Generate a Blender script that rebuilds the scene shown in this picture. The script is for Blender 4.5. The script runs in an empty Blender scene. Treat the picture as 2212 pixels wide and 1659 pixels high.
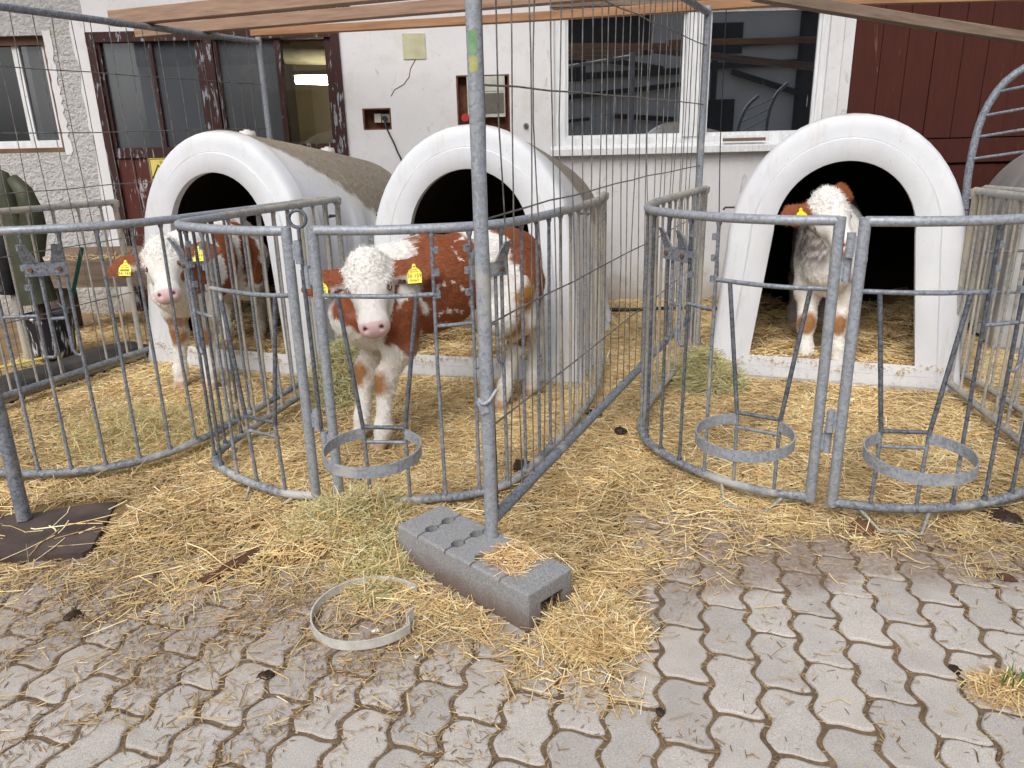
import bpy, bmesh, math, random
import numpy as np
from mathutils import Matrix, Vector
S = bpy.context.scene
COL = S.collection
rng = np.random.default_rng(11)
random.seed(5)
R = math.radians

# ------------------------------------------------------------------ camera
PITCH, ROLL, CAM_H = R(18.3), R(1.4), 1.35
fw = Vector((0, math.cos(PITCH), -math.sin(PITCH)))
up0 = Vector((0, math.sin(PITCH), math.cos(PITCH)))
rt0 = Vector((1, 0, 0))
rt = rt0 * math.cos(ROLL) - up0 * math.sin(ROLL)
up = up0 * math.cos(ROLL) + rt0 * math.sin(ROLL)
cd = bpy.data.cameras.new('camera')
cd.sensor_width = 36.0
cd.lens = 36.0 * 1661 / 2212
cd.clip_start, cd.clip_end = 0.05, 400
cam = bpy.data.objects.new('camera', cd)
m = Matrix.Identity(4)
for i in range(3):
    m[i][0], m[i][1], m[i][2] = rt[i], up[i], -fw[i]
m[0][3], m[1][3], m[2][3] = 0, 0, CAM_H
cam.matrix_world = m
COL.objects.link(cam)
S.camera = cam

# ------------------------------------------------------------------ world and sun (overcast)
SUN_EL, SUN_AZ = R(46), R(200)
w = bpy.data.worlds.new('World')
S.world = w
w.use_nodes = True
nt = w.node_tree
bg = nt.nodes['Background']
sk = nt.nodes.new('ShaderNodeTexSky')
sk.sky_type = 'NISHITA'
sk.sun_disc = False
sk.sun_elevation, sk.sun_rotation = SUN_EL, SUN_AZ
sk.air_density, sk.dust_density, sk.ozone_density = 1.0, 4.0, 1.0
hs = nt.nodes.new('ShaderNodeHueSaturation')
hs.inputs['Saturation'].default_value = 0.42
nt.links.new(sk.outputs[0], hs.inputs['Color'])
nt.links.new(hs.outputs[0], bg.inputs[0])
bg.inputs[1].default_value = 0.11
sl = bpy.data.lights.new('sun', 'SUN')
sl.energy, sl.angle, sl.color = 1.5, R(45), (1.0, 0.985, 0.965)
sun = bpy.data.objects.new('sun', sl)
sd = Vector((math.sin(SUN_AZ) * math.cos(SUN_EL), math.cos(SUN_AZ) * math.cos(SUN_EL), math.sin(SUN_EL)))
sun.rotation_euler = sd.to_track_quat('Z', 'Y').to_euler()
sun.location = sd * 30
COL.objects.link(sun)
S.view_settings.view_transform = 'Standard'
S.view_settings.look = 'None'
S.view_settings.exposure = 0.44
S.view_settings.gamma = 1.0
S.render.engine = 'CYCLES'

# ------------------------------------------------------------------ material helpers
def newmat(name):
    M = bpy.data.materials.new(name)
    M.use_nodes = True
    n = M.node_tree
    return M, n, n.nodes['Principled BSDF']

def coords(n, world=True):
    if world:
        g = n.nodes.new('ShaderNodeNewGeometry')
        return g.outputs['Position']
    t = n.nodes.new('ShaderNodeTexCoord')
    return t.outputs['Object']

def noise(n, vec, scale, detail=4, rough=.55, dist=0.0, stretch=None):
    if stretch:
        mp = n.nodes.new('ShaderNodeMapping')
        mp.inputs['Scale'].default_value = stretch
        n.links.new(vec, mp.inputs[0])
        vec = mp.outputs[0]
    t = n.nodes.new('ShaderNodeTexNoise')
    t.inputs['Scale'].default_value = scale
    t.inputs['Detail'].default_value = detail
    t.inputs['Roughness'].default_value = rough
    t.inputs['Distortion'].default_value = dist
    n.links.new(vec, t.inputs['Vector'])
    return t.outputs['Fac']

def ramp(n, fac, stops, interp='LINEAR'):
    r = n.nodes.new('ShaderNodeValToRGB')
    r.color_ramp.interpolation = interp
    e = r.color_ramp.elements
    while len(e) > 1:
        e.remove(e[0])
    for i, (p, c) in enumerate(stops):
        x = e[0] if i == 0 else e.new(p)
        x.position = p
        x.color = (c[0], c[1], c[2], 1) if hasattr(c, '__len__') else (c, c, c, 1)
    n.links.new(fac, r.inputs[0])
    return r.outputs[0]

def mixc(n, fac, a, b, mode='MIX'):
    x = n.nodes.new('ShaderNodeMix')
    x.data_type = 'RGBA'
    x.blend_type = mode
    for s, v in ((0, fac), (6, a), (7, b)):
        if isinstance(v, (int, float)):
            x.inputs[s].default_value = v
        elif isinstance(v, tuple):
            x.inputs[s].default_value = (*v[:3], 1)
        else:
            n.links.new(v, x.inputs[s])
    return x.outputs[2]

def math_(n, op, a, b=None, c=None):
    x = n.nodes.new('ShaderNodeMath')
    x.operation = op
    for i, v in enumerate((a, b, c)):
        if v is None:
            continue
        if isinstance(v, (int, float)):
            x.inputs[i].default_value = v
        else:
            n.links.new(v, x.inputs[i])
    return x.outputs[0]

def bump(n, p, h, strength, dist=.01):
    b = n.nodes.new('ShaderNodeBump')
    b.inputs['Strength'].default_value = strength
    b.inputs['Distance'].default_value = dist
    n.links.new(h, b.inputs['Height'])
    n.links.new(b.outputs[0], p.inputs['Normal'])

def sepxyz(n, v):
    s = n.nodes.new('ShaderNodeSeparateXYZ')
    n.links.new(v, s.inputs[0])
    return s.outputs

def setp(p, **k):
    for a, v in k.items():
        p.inputs[a.replace('_', ' ')].default_value = v

def simple(name, c1, c2, scale=8, rough=.7, metal=0.0, bumps=.2, bscale=None, bd=.004, world=True, stretch=None, spec=.4):
    M, n, p = newmat(name)
    v = coords(n, world)
    f = noise(n, v, scale, 5, .6, stretch=stretch)
    n.links.new(ramp(n, f, [(.3, c1), (.7, c2)]), p.inputs['Base Color'])
    setp(p, Roughness=rough, Metallic=metal)
    p.inputs['Specular IOR Level'].default_value = spec
    if bumps:
        bump(n, p, noise(n, v, bscale or scale * 4, 4, .6, stretch=stretch), bumps, bd)
    return M

# ---- steel
def galv(name, dark, light, dirt, dirt_amt, metal=.55, rough=.48):
    M, n, p = newmat(name)
    v = coords(n)
    vo = n.nodes.new('ShaderNodeTexVoronoi')
    vo.inputs['Scale'].default_value = 120
    dv = n.nodes.new('ShaderNodeVectorMath')
    dv.operation = 'ADD'
    nz = n.nodes.new('ShaderNodeTexNoise')
    nz.inputs['Scale'].default_value = 30
    n.links.new(v, nz.inputs['Vector'])
    sc = n.nodes.new('ShaderNodeVectorMath')
    sc.operation = 'SCALE'
    sc.inputs['Scale'].default_value = .03
    n.links.new(nz.outputs['Color'], sc.inputs[0])
    n.links.new(v, dv.inputs[0])
    n.links.new(sc.outputs[0], dv.inputs[1])
    n.links.new(dv.outputs[0], vo.inputs['Vector'])
    base = ramp(n, vo.outputs['Color'], [(.1, dark), (.8, light)])
    f2 = noise(n, v, 6, 5, .65)
    d = ramp(n, f2, [(.62 - dirt_amt, 0.0), (.70 - dirt_amt * .6, 1.0)])
    n.links.new(mixc(n, math_(n, 'MULTIPLY', d, .8), base, dirt), p.inputs['Base Color'])
    n.links.new(math_(n, 'SUBTRACT', metal, math_(n, 'MULTIPLY', d, metal * .9)), p.inputs['Metallic'])
    n.links.new(ramp(n, noise(n, v, 40, 4), [(.3, rough - .06), (.7, rough + .14)]), p.inputs['Roughness'])
    bump(n, p, noise(n, v, 120, 4), .25, .002)
    return M
GALV = galv('galvanised_steel', (.25, .27, .30), (.38, .41, .455), (.44, .43, .40), .03, .2, .45)
GALV_D = galv('galvanised_steel_dull', (.12, .135, .16), (.27, .295, .335), (.38, .36, .32), .05, .15, .5)
GALV_OLD = galv('galvanised_steel_lime_coated', (.24, .24, .235), (.42, .41, .38), (.46, .41, .32), .16, .2, .65)
GALV_DRK = galv('galvanised_steel_dark_worn', (.05, .058, .075), (.15, .165, .19), (.50, .50, .48), .0, .15, .5)
WIRE = simple('wire_rusty_dark', (.07, .065, .06), (.27, .26, .24), 25, .6, .2, .1)
CHAINW = simple('band_steel_white_worn', (.55, .55, .52), (.74, .73, .68), 30, .5, .2, .3)
GALV_LOW = galv('galvanised_steel_splashed', (.11, .12, .14), (.27, .29, .32), (.52, .51, .48), .13, .1, .6)
RUST = simple('rust_brown', (.10, .045, .02), (.22, .11, .06), 40, .85, 0, .3)
# ---- hutch plastic
def hutch_mat():
    M, n, p = newmat('hutch_white_plastic')
    v = coords(n, False)
    s = sepxyz(n, v)
    white = ramp(n, noise(n, v, 5, 5), [(.3, (.64, .655, .69)), (.7, (.71, .725, .75))])
    nz = noise(n, v, 7, 6, .7)
    m1 = math_(n, 'ADD', math_(n, 'ADD', s[2], math_(n, 'MULTIPLY', s[1], .62)), math_(n, 'MULTIPLY', nz, .22))
    mask = ramp(n, math_(n, 'SUBTRACT', m1, .78), [(.76, 0.0), (.80, 1.0)])
    tan = ramp(n, noise(n, v, 38, 5, .7), [(.35, (.20, .165, .125)), (.72, (.36, .315, .25))])
    halo = ramp(n, math_(n, 'SUBTRACT', m1, .78), [(.58, 0.0), (.80, .45)])
    yfront = ramp(n, s[1], [(.10, 0.0), (.22, 1.0)])
    c = mixc(n, math_(n, 'MULTIPLY', halo, yfront), white, (.60, .56, .46))
    c = mixc(n, math_(n, 'MULTIPLY', mask, yfront), c, tan)
    # grime spots near the ground and tiny moss specks on the crown
    low = ramp(n, s[2], [(.0, 1.0), (.14, 0.0)])
    sp = ramp(n, noise(n, v, 26, 6, .75), [(.55, 0.0), (.68, 1.0)])
    c = mixc(n, math_(n, 'MULTIPLY', math_(n, 'MULTIPLY', low, sp), .55), c, (.30, .21, .11))
    speck = ramp(n, noise(n, v, 70, 3, .6), [(.66, 0.0), (.72, .55)])
    topz = ramp(n, s[2], [(.95, 0.0), (1.0, 1.0)])
    c = mixc(n, math_(n, 'MULTIPLY', speck, topz), c, (.45, .40, .30))
    # faint run-off streaks and scattered grime on the upright faces
    st = ramp(n, noise(n, v, 16, 6, .7, .3, (1, 1, .16)), [(.54, 0.0), (.74, .38)])
    c = mixc(n, st, c, (.46, .42, .34))
    gs = ramp(n, noise(n, v, 48, 4, .7), [(.66, 0.0), (.71, .5)])
    c = mixc(n, gs, c, (.40, .36, .29))
    n.links.new(c, p.inputs['Base Color'])
    setp(p, Roughness=.6)
    p.inputs['Specular IOR Level'].default_value = .22
    bump(n, p, noise(n, v, 30, 4, .65, 2.5), .22, .006)
    return M
HUTCH = hutch_mat()
HUTCH_G = simple('hutch_grey_plastic', (.34, .34, .33), (.46, .46, .44), 6, .5, 0, .15, 22, .006, False)
HUTCH_IN = simple('hutch_inner_skin_dark', (.016, .012, .010), (.030, .022, .018), 6, .8, 0, .1)  # added skin; shade inside the hutches is put into its near-black colour
BLACK = simple('black_plastic', (.012, .012, .014), (.03, .03, .034), 20, .45, 0, .1)
CAPW = simple('white_cap_plastic', (.55, .54, .50), (.72, .71, .68), 20, .5, 0, .2)
# ---- straw family: colour from the mesh attribute
def attr_mat(name, rough=.6, spec=.3, sss=0.0, noise_amt=.0, nscale=30):
    M, n, p = newmat(name)
    a = n.nodes.new('ShaderNodeAttribute')
    a.attribute_name = 'tint'
    c = a.outputs['Color']
    if noise_amt:
        f = noise(n, coords(n), nscale, 4, .6)
        g = ramp(n, f, [(.25, 1 - noise_amt), (.75, 1.0)])
        c = mixc(n, 1.0, c, g, 'MULTIPLY')
    n.links.new(c, p.inputs['Base Color'])
    setp(p, Roughness=rough)
    p.inputs['Specular IOR Level'].default_value = spec
    return M
STRAW = attr_mat('straw_stalks', .5, .35)
FUR = attr_mat('calf_coat', .75, .2, 0, .18, 60)
HAIR = attr_mat('calf_hair', .6, .3)
def mat_bed():
    M, n, p = newmat('straw_bed_chaff')
    v = coords(n)
    a = noise(n, v, 28, 6, .75, 1.5, (1, 2.2, 1))
    b = noise(n, v, 60, 6, .75, 1.5, (2.4, 1, 1))
    c1 = ramp(n, a, [(.3, (.14, .08, .03)), (.55, (.34, .22, .09)), (.75, (.54, .39, .19))])
    c2 = ramp(n, b, [(.3, (.12, .07, .03)), (.7, (.46, .32, .14))])
    n.links.new(mixc(n, .5, c1, c2), p.inputs['Base Color'])
    setp(p, Roughness=.9)
    bump(n, p, b, .8, .012)
    return M
BED = mat_bed()
def mat_dirt():
    M, n, p = newmat('joint_dirt_and_chaff')
    v = coords(n)
    a = noise(n, v, 90, 6, .75)
    b = noise(n, v, 5, 4, .6)
    c = ramp(n, a, [(.3, (.13, .09, .055)), (.55, (.25, .175, .105)), (.72, (.40, .29, .17))])
    c = mixc(n, ramp(n, b, [(.45, 0.0), (.7, .6)]), c, (.10, .06, .035))
    n.links.new(c, p.inputs['Base Color'])
    setp(p, Roughness=.95)
    bump(n, p, a, .9, .008)
    return M
DIRT = mat_dirt()
def mat_paver():
    M, n, p = newmat('concrete_paver')
    v = coords(n)
    oi = n.nodes.new('ShaderNodeObjectInfo')
    fine = noise(n, v, 330, 3, .7)
    c = ramp(n, fine, [(.32, (.37, .345, .32)), (.52, (.56, .53, .495)), (.72, (.71, .68, .645))])
    tint = ramp(n, oi.outputs['Random'], [(0, (.84, .82, .80)), (.5, (.97, .95, .93)), (1, (1.08, 1.05, 1.02))])
    c = mixc(n, 1.0, c, tint, 'MULTIPLY')
    blot = ramp(n, noise(n, v, 7, 5, .65), [(.35, .84), (.65, 1.0)])
    c = mixc(n, 1.0, c, blot, 'MULTIPLY')
    # brown slurry where the litter has been trodden and washed out
    s = sepxyz(n, v)
    t = math_(n, 'ADD', s[1], math_(n, 'MULTIPLY', noise(n, v, 4.5, 5, .6), .55))
    rightside = ramp(n, math_(n, 'MULTIPLY_ADD', s[0], .25, .5), [(.56, 0.0), (.66, 1.0)])
    wet = math_(n, 'MULTIPLY', ramp(n, math_(n, 'SUBTRACT', t, 1.75), [(.50, 0.0), (.62, 1.0)]), rightside)
    left = math_(n, 'MULTIPLY', ramp(n, math_(n, 'SUBTRACT', t, 1.5), [(.35, 0.0), (.65, 1.0)]), math_(n, 'SUBTRACT', 1.0, rightside))
    fl = noise(n, v, 60, 5, .7)
    fleck = ramp(n, fl, [(.38, .45), (.60, 1.0)])
    dm = math_(n, 'MULTIPLY', math_(n, 'ADD', math_(n, 'MULTIPLY', wet, .82), math_(n, 'MULTIPLY', left, .48)), fleck)
    c = mixc(n, dm, c, (.22, .145, .095))
    n.links.new(c, p.inputs['Base Color'])
    n.links.new(math_(n, 'SUBTRACT', .9, math_(n, 'MULTIPLY', wet, .3)), p.inputs['Roughness'])
    bump(n, p, noise(n, v, 260, 4, .7), .45, .003)
    return M
PAVER = mat_paver()
# ---- building
def mat_plaster(name, base, dirty, bs, bst, bd, crack=True):
    M, n, p = newmat(name)
    v = coords(n)
    c = ramp(n, noise(n, v, 3, 6, .6), [(.3, base), (.75, tuple(x * .93 for x in base))])
    sp = ramp(n, noise(n, v, 14, 7, .75, .6, (1, 1, .45)), [(.60, 0.0), (.68, 1.0)])
    c = mixc(n, math_(n, 'MULTIPLY', sp, .6), c, dirty)
    ch = ramp(n, noise(n, v, 3.2, 7, .72, .4), [(.52, 0.0), (.66, .30)])
    c = mixc(n, ch, c, (.52, .47, .40))
    fl_ = ramp(n, noise(n, v, 42, 5, .7), [(.66, 0.0), (.70, .8)])
    c = mixc(n, fl_, c, (.34, .30, .26))
    s = sepxyz(n, v)
    low = ramp(n, math_(n, 'ADD', s[2], math_(n, 'MULTIPLY', noise(n, v, 9, 5, .7), .5)), [(.30, .7), (.52, 0.0)])
    c = mixc(n, low, c, (.42, .37, .30))
    n.links.new(c, p.inputs['Base Color'])
    setp(p, Roughness=.88)
    bump(n, p, noise(n, v, bs, 5, .65), bst, bd)
    return M
PLASTER = mat_plaster('white_limewash_plaster', (.70, .695, .705), (.36, .31, .27), 22, .3, .010)
ROUGH = mat_plaster('roughcast_render_grey_white', (.62, .61, .60), (.26, .22, .19), 30, 1.0, .05)
def mat_peel(name, under, paint, thr, stretch=(1, 1, .3), sc=16, rough=.6):
    M, n, p = newmat(name)
    v = coords(n)
    f = noise(n, v, sc, 7, .7, .8, stretch)
    msk = ramp(n, f, [(thr - .015, 0.0), (thr + .015, 1.0)])
    a = mixc(n, noise(n, v, 40, 4, .6, 0, (1, 1, .15)), tuple(x * .6 for x in paint), tuple(min(1, x * 1.2) for x in paint))
    c = mixc(n, msk, a, under)
    n.links.new(c, p.inputs['Base Color'])
    setp(p, Roughness=rough)
    p.inputs['Specular IOR Level'].default_value = .2
    bump(n, p, msk, -.4, .004)
    return M
DOORPAINT = mat_peel('door_red_brown_peeling', (.36, .34, .35), (.095, .028, .022), .58)
DOORFRAME = mat_peel('door_frame_dark_peeling', (.26, .275, .31), (.05, .021, .019), .585, (1, 1, .22), 30)
REDBOARD = mat_peel('red_brown_boarding', (.16, .075, .05), (.072, .020, .014), .66, (1, 1, .10), 14, .7)
WHITEWOOD = mat_peel('white_window_frame', (.48, .47, .44), (.78, .79, .80), .66, (1, 1, .4), 14)
WOOD_NEW = simple('timber_batten_pale', (.22, .135, .09), (.38, .255, .18), 3.0, .75, 0, .25, 30, .003, False, (1.2, 14, 14))
WOOD_ORANGE = simple('timber_batten_orange', (.25, .125, .06), (.38, .21, .11), 3.0, .7, 0, .25, 30, .003, False, (1.2, 14, 14))
WOOD_GREY = simple('timber_batten_weathered', (.12, .085, .06), (.26, .19, .14), 3.0, .8, 0, .3, 30, .003, False, (1.2, 14, 14))
WOOD_DARK = simple('dark_wet_wood', (.045, .032, .028), (.12, .088, .078), 6, .55, 0, .5, 40, .004, True)
WOOD_TRIM = simple('brown_window_wood', (.09, .045, .025), (.17, .09, .05), 6, .7, 0, .3, 40)
def mat_glass(name, refl, body, drips, tint=(.9, .95, 1.0), trans=0.0, dust=(.25, .27, .3)):
    M, n, p = newmat(name)
    out = n.nodes['Material Output']
    v = coords(n)
    gl = n.nodes.new('ShaderNodeBsdfGlossy')
    gl.inputs['Roughness'].default_value = .015
    gl.inputs['Color'].default_value = (*tint, 1)
    df = n.nodes.new('ShaderNodeBsdfDiffuse')
    dirt = ramp(n, noise(n, v, 2.2, 6, .6, 0, (1, 1, .6)), [(.35, body), (.8, tuple(x * 1.8 for x in body))])
    dr = ramp(n, noise(n, v, 11, 3, .5, .1, (3.2, 1, .32)), [(.70, 0.0), (.735, 1.0)])
    dirt = mixc(n, math_(n, 'MULTIPLY', dr, drips), dirt, dust)
    n.links.new(dirt, df.inputs['Color'])
    base = df.outputs[0]
    if trans:
        tr = n.nodes.new('ShaderNodeBsdfTransparent')
        ms = n.nodes.new('ShaderNodeMixShader')
        ms.inputs[0].default_value = trans
        n.links.new(df.outputs[0], ms.inputs[1])
        n.links.new(tr.outputs[0], ms.inputs[2])
        base = ms.outputs[0]
    mx = n.nodes.new('ShaderNodeMixShader')
    mx.inputs[0].default_value = refl
    n.links.new(base, mx.inputs[1])
    n.links.new(gl.outputs[0], mx.inputs[2])
    n.links.new(mx.outputs[0], out.inputs['Surface'])
    return M
GLASS_DARK = mat_glass('small_window_glass', .07, (.014, .017, .021), .4)
GLASS_WIN = mat_glass('window_glass_reflecting', .40, (.008, .009, .011), .6)
GLASS_DOOR = mat_glass('door_glass_dusty', .06, (.075, .082, .092), .5, trans=.42)
GLASS_CLR = mat_glass('door_glass_clear', .04, (.06, .05, .035), .3, trans=.85)
# ---- misc
CONC = None
def mat_conc():
    M, n, p = newmat('grey_cast_concrete')
    v = coords(n)
    c = ramp(n, noise(n, v, 160, 5, .75), [(.3, (.20, .20, .205)), (.55, (.35, .35, .355)), (.75, (.52, .52, .52))])
    s = sepxyz(n, v)
    low = ramp(n, math_(n, 'ADD', s[2], math_(n, 'MULTIPLY', noise(n, v, 14, 4), .06)), [(.05, 1.0), (.12, 0.0)])
    c = mixc(n, math_(n, 'MULTIPLY', low, .75), c, (.14, .075, .04))
    n.links.new(c, p.inputs['Base Color'])
    setp(p, Roughness=.92)
    bump(n, p, noise(n, v, 190, 5, .8), .8, .005)
    return M
CONC = mat_conc()
DUNG = simple('dung_dark_brown', (.018, .010, .006), (.055, .03, .018), 40, .5, 0, .8, 60, .008)
BARK = simple('bark_strip_brown', (.06, .026, .015), (.15, .07, .04), 30, .8, 0, .6, 60, .004)
TAG = simple('ear_tag_yellow', (.80, .66, .01), (.86, .74, .03), 20, .4, 0, .0)
INK = simple('black_print', (.012, .012, .012), (.02, .02, .02), 10, .6, 0, 0)
EYE = simple('calf_eye_dark', (.006, .005, .005), (.015, .010, .008), 10, .06, 0, 0)
LID = simple('calf_eyelid_pink', (.36, .22, .19), (.48, .32, .28), 30, .6, 0, 0)
OLIVE = simple('olive_rubber', (.026, .032, .018), (.065, .07, .04), 7, .55, 0, .25, 14, .02)
RUBBER = simple('black_rubber_dusty', (.02, .02, .02), (.075, .07, .062), 9, .8, 0, .5, 60, .004)
PVC_Y = simple('sign_yellow', (.62, .50, .10), (.70, .58, .16), 12, .6, 0, .05)
PATCH = simple('cover_plate_olive_yellow', (.42, .40, .25), (.55, .53, .36), 14, .7, 0, .3)
BOXGREY = simple('junction_box_grey', (.38, .38, .33), (.52, .52, .46), 14, .6, 0, .1)
BOXDARK = simple('meter_box_dark_front', (.09, .085, .07), (.15, .14, .115), 10, .5, 0, .1)
NICHE = simple('niche_bare_brick', (.09, .035, .02), (.20, .085, .05), 26, .9, 0, .6, 50, .006)
REDPL = simple('red_plug_plastic', (.35, .02, .02), (.45, .04, .03), 10, .4, 0, 0)
GREENPL = simple('green_tool_plastic', (.01, .10, .07), (.02, .16, .12), 10, .5, 0, 0)
ROOMW = simple('barn_room_plaster_ochre', (.10, .085, .05), (.17, .14, .08), 4, .9, 0, .1)
GREENPAINT = simple('green_spray_mark', (.13, .30, .13), (.24, .38, .22), 60, .6, 0, 0)
YELPAINT = simple('yellow_spray_mark', (.38, .38, .10), (.46, .46, .20), 60, .6, 0, 0)
WHITEBIT = simple('white_fragment', (.7, .68, .64), (.8, .79, .76), 30, .7, 0, .1)
LEAF = simple('grass_green', (.10, .20, .03), (.20, .32, .07), 30, .6, 0, 0)
FACW = simple('farmhouse_white_wall', (.72, .72, .72), (.8, .8, .8), 2, .9, 0, 0)
FACD = simple('farmhouse_dark_timber', (.02, .018, .016), (.045, .04, .035), 6, .8, 0, 0)
FOL = simple('foliage_green', (.035, .06, .015), (.09, .14, .035), 12, .7, 0, 0)
STONE = simple('small_stone_pale', (.34, .28, .2), (.48, .42, .33), 30, .85, 0, .4)
def mat_bucket():
    M, n, p = newmat('black_bucket_with_milk_drips')
    v = coords(n)
    f = noise(n, v, 24, 5, .6, .6, (1, 1, .22))
    n.links.new(mixc(n, ramp(n, f, [(.54, 0.0), (.58, 1.0)]), (.014, .014, .02), (.62, .62, .64)), p.inputs['Base Color'])
    setp(p, Roughness=.5)
    return M
BUCKET = mat_bucket()
def mat_tube():
    M, n, p = newmat('fluorescent_tube_glow')
    setp(p, Roughness=.4)
    p.inputs['Base Color'].default_value = (.9, .85, .7, 1)
    p.inputs['Emission Color'].default_value = (1.0, .86, .52, 1)
    p.inputs['Emission Strength'].default_value = 22
    return M
TUBE = mat_tube()

# ------------------------------------------------------------------ mesh helpers
class MB:
    """collects vertices and faces of ONE mesh"""
    def __init__(s):
        s.v, s.f = [], []
    def add(s, v, f):
        o = len(s.v)
        s.v += [tuple(map(float, x)) for x in v]
        s.f += [tuple(i + o for i in q) for q in f]
        return s
    def box(s, x0, x1, y0, y1, z0, z1, M=None):
        v = [Vector((x, y, z)) for z in (z0, z1) for y in (y0, y1) for x in (x0, x1)]
        if M is not None:
            v = [M @ q for q in v]
        return s.add(v, [(0, 2, 3, 1), (4, 5, 7, 6), (0, 1, 5, 4), (2, 6, 7, 3), (0, 4, 6, 2), (1, 3, 7, 5)])
    def tube(s, path, r, seg=8, caps=True):
        P = [Vector(p) for p in path]
        n = len(P)
        rr = r if hasattr(r, '__len__') else [r] * n
        v, f = [], []
        prev = None
        for i in range(n):
            t = (P[min(i + 1, n - 1)] - P[max(i - 1, 0)]).normalized()
            if prev is None:
                a = Vector((0, 0, 1)) if abs(t.z) < .9 else Vector((1, 0, 0))
                u = t.cross(a).normalized()
            else:
                u = (prev - t * prev.dot(t)).normalized()
            prev = u
            b = t.cross(u)
            for k in range(seg):
                an = 2 * math.pi * k / seg
                v.append(P[i] + (u * math.cos(an) + b * math.sin(an)) * rr[i])
        for i in range(n - 1):
            for k in range(seg):
                k2 = (k + 1) % seg
                f.append((i * seg + k, i * seg + k2, (i + 1) * seg + k2, (i + 1) * seg + k))
        if caps:                    # own vertices, so that the caps do not bend the side normals
            m0 = len(v)
            v += [q.copy() for q in v[:seg]] + [q.copy() for q in v[(n - 1) * seg:n * seg]]
            f.append(tuple(m0 + k for k in range(seg))[::-1])
            f.append(tuple(m0 + seg + k for k in range(seg)))
        return s.add(v, f)
    def loft(s, rings, close=True, cap0=False, cap1=False):
        n = len(rings[0])
        v = [p for r in rings for p in r]
        f = []
        for i in range(len(rings) - 1):
            for k in range(n if close else n - 1):
                k2 = (k + 1) % n
                f.append((i * n + k, i * n + k2, (i + 1) * n + k2, (i + 1) * n + k))
        if cap0:
            f.append(tuple(range(n))[::-1])
        if cap1:
            f.append(tuple((len(rings) - 1) * n + k for k in range(n)))
        return s.add(v, f)
    def build(s, name, mat, parent=None, smooth=False, base=None):
        me = bpy.data.meshes.new(name)
        b = Vector(base) if base is not None else (parent_base(parent) if parent is not None else Vector((0, 0, 0)))
        me.from_pydata([(x - b.x, y - b.y, z - b.z) for x, y, z in s.v], [], s.f)
        me.materials.append(mat)
        if smooth:
            me.polygons.foreach_set('use_smooth', [True] * len(me.polygons))
        o = bpy.data.objects.new(name, me)
        COL.objects.link(o)
        if parent is not None:
            o.parent = parent
        elif base is not None:
            o.location = b
        return o

def parent_base(p):
    """world origin of a chain of parents (children built in world coordinates are shifted by it)"""
    b = Vector((0, 0, 0))
    while p is not None:
        b += Vector(p.location)
        p = p.parent
    return b

def tag(o, label, cat, group=None, kind=None):
    if kind:
        o['kind'] = kind
    if label:
        o['label'] = label
    if cat:
        o['category'] = cat
    if group:
        o['group'] = group
    return o

def empty(name, loc, label, cat, group=None, rz=0.0):
    o = bpy.data.objects.new(name, None)
    o.empty_display_size = .1
    o.location = loc
    o.rotation_euler = (0, 0, rz)
    COL.objects.link(o)
    return tag(o, label, cat, group)

def catmull(pts, step=.03):
    P = [Vector(p) for p in pts]
    P = [P[0] * 2 - P[1]] + P + [P[-1] * 2 - P[-2]]
    out = []
    for i in range(1, len(P) - 2):
        n = max(2, int((P[i + 1] - P[i]).length / step))
        for k in range(n):
            t = k / n
            a, b, c, d = P[i - 1], P[i], P[i + 1], P[i + 2]
            out.append(.5 * ((2 * b) + (c - a) * t + (2 * a - 5 * b + 4 * c - d) * t * t + (3 * b - a - 3 * c + d) * t ** 3))
    out.append(P[-2])
    return out

class Path:
    """arc-length parametrised plan curve"""
    def __init__(s, pts):
        s.p = catmull([(x, y, 0) for x, y in pts])
        s.d = [0.0]
        for a, b in zip(s.p, s.p[1:]):
            s.d.append(s.d[-1] + (b - a).length)
        s.L = s.d[-1]
    def at(s, d):
        d = min(max(d, 0), s.L)
        i = int(np.searchsorted(s.d, d)) - 1
        i = min(max(i, 0), len(s.p) - 2)
        t = (d - s.d[i]) / max(1e-6, s.d[i + 1] - s.d[i])
        return s.p[i].lerp(s.p[i + 1], t)
    def tan(s, d):
        return (s.at(d + .01) - s.at(d - .01)).normalized()
    def line(s, z, a=0, b=None):
        b = s.L if b is None else b
        n = max(2, int((b - a) / .03))
        out = []
        for i in range(n + 1):
            d = a + (b - a) * i / n
            q = s.at(d)
            out.append(Vector((q.x, q.y, z(d) if callable(z) else z)))
        return out

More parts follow.
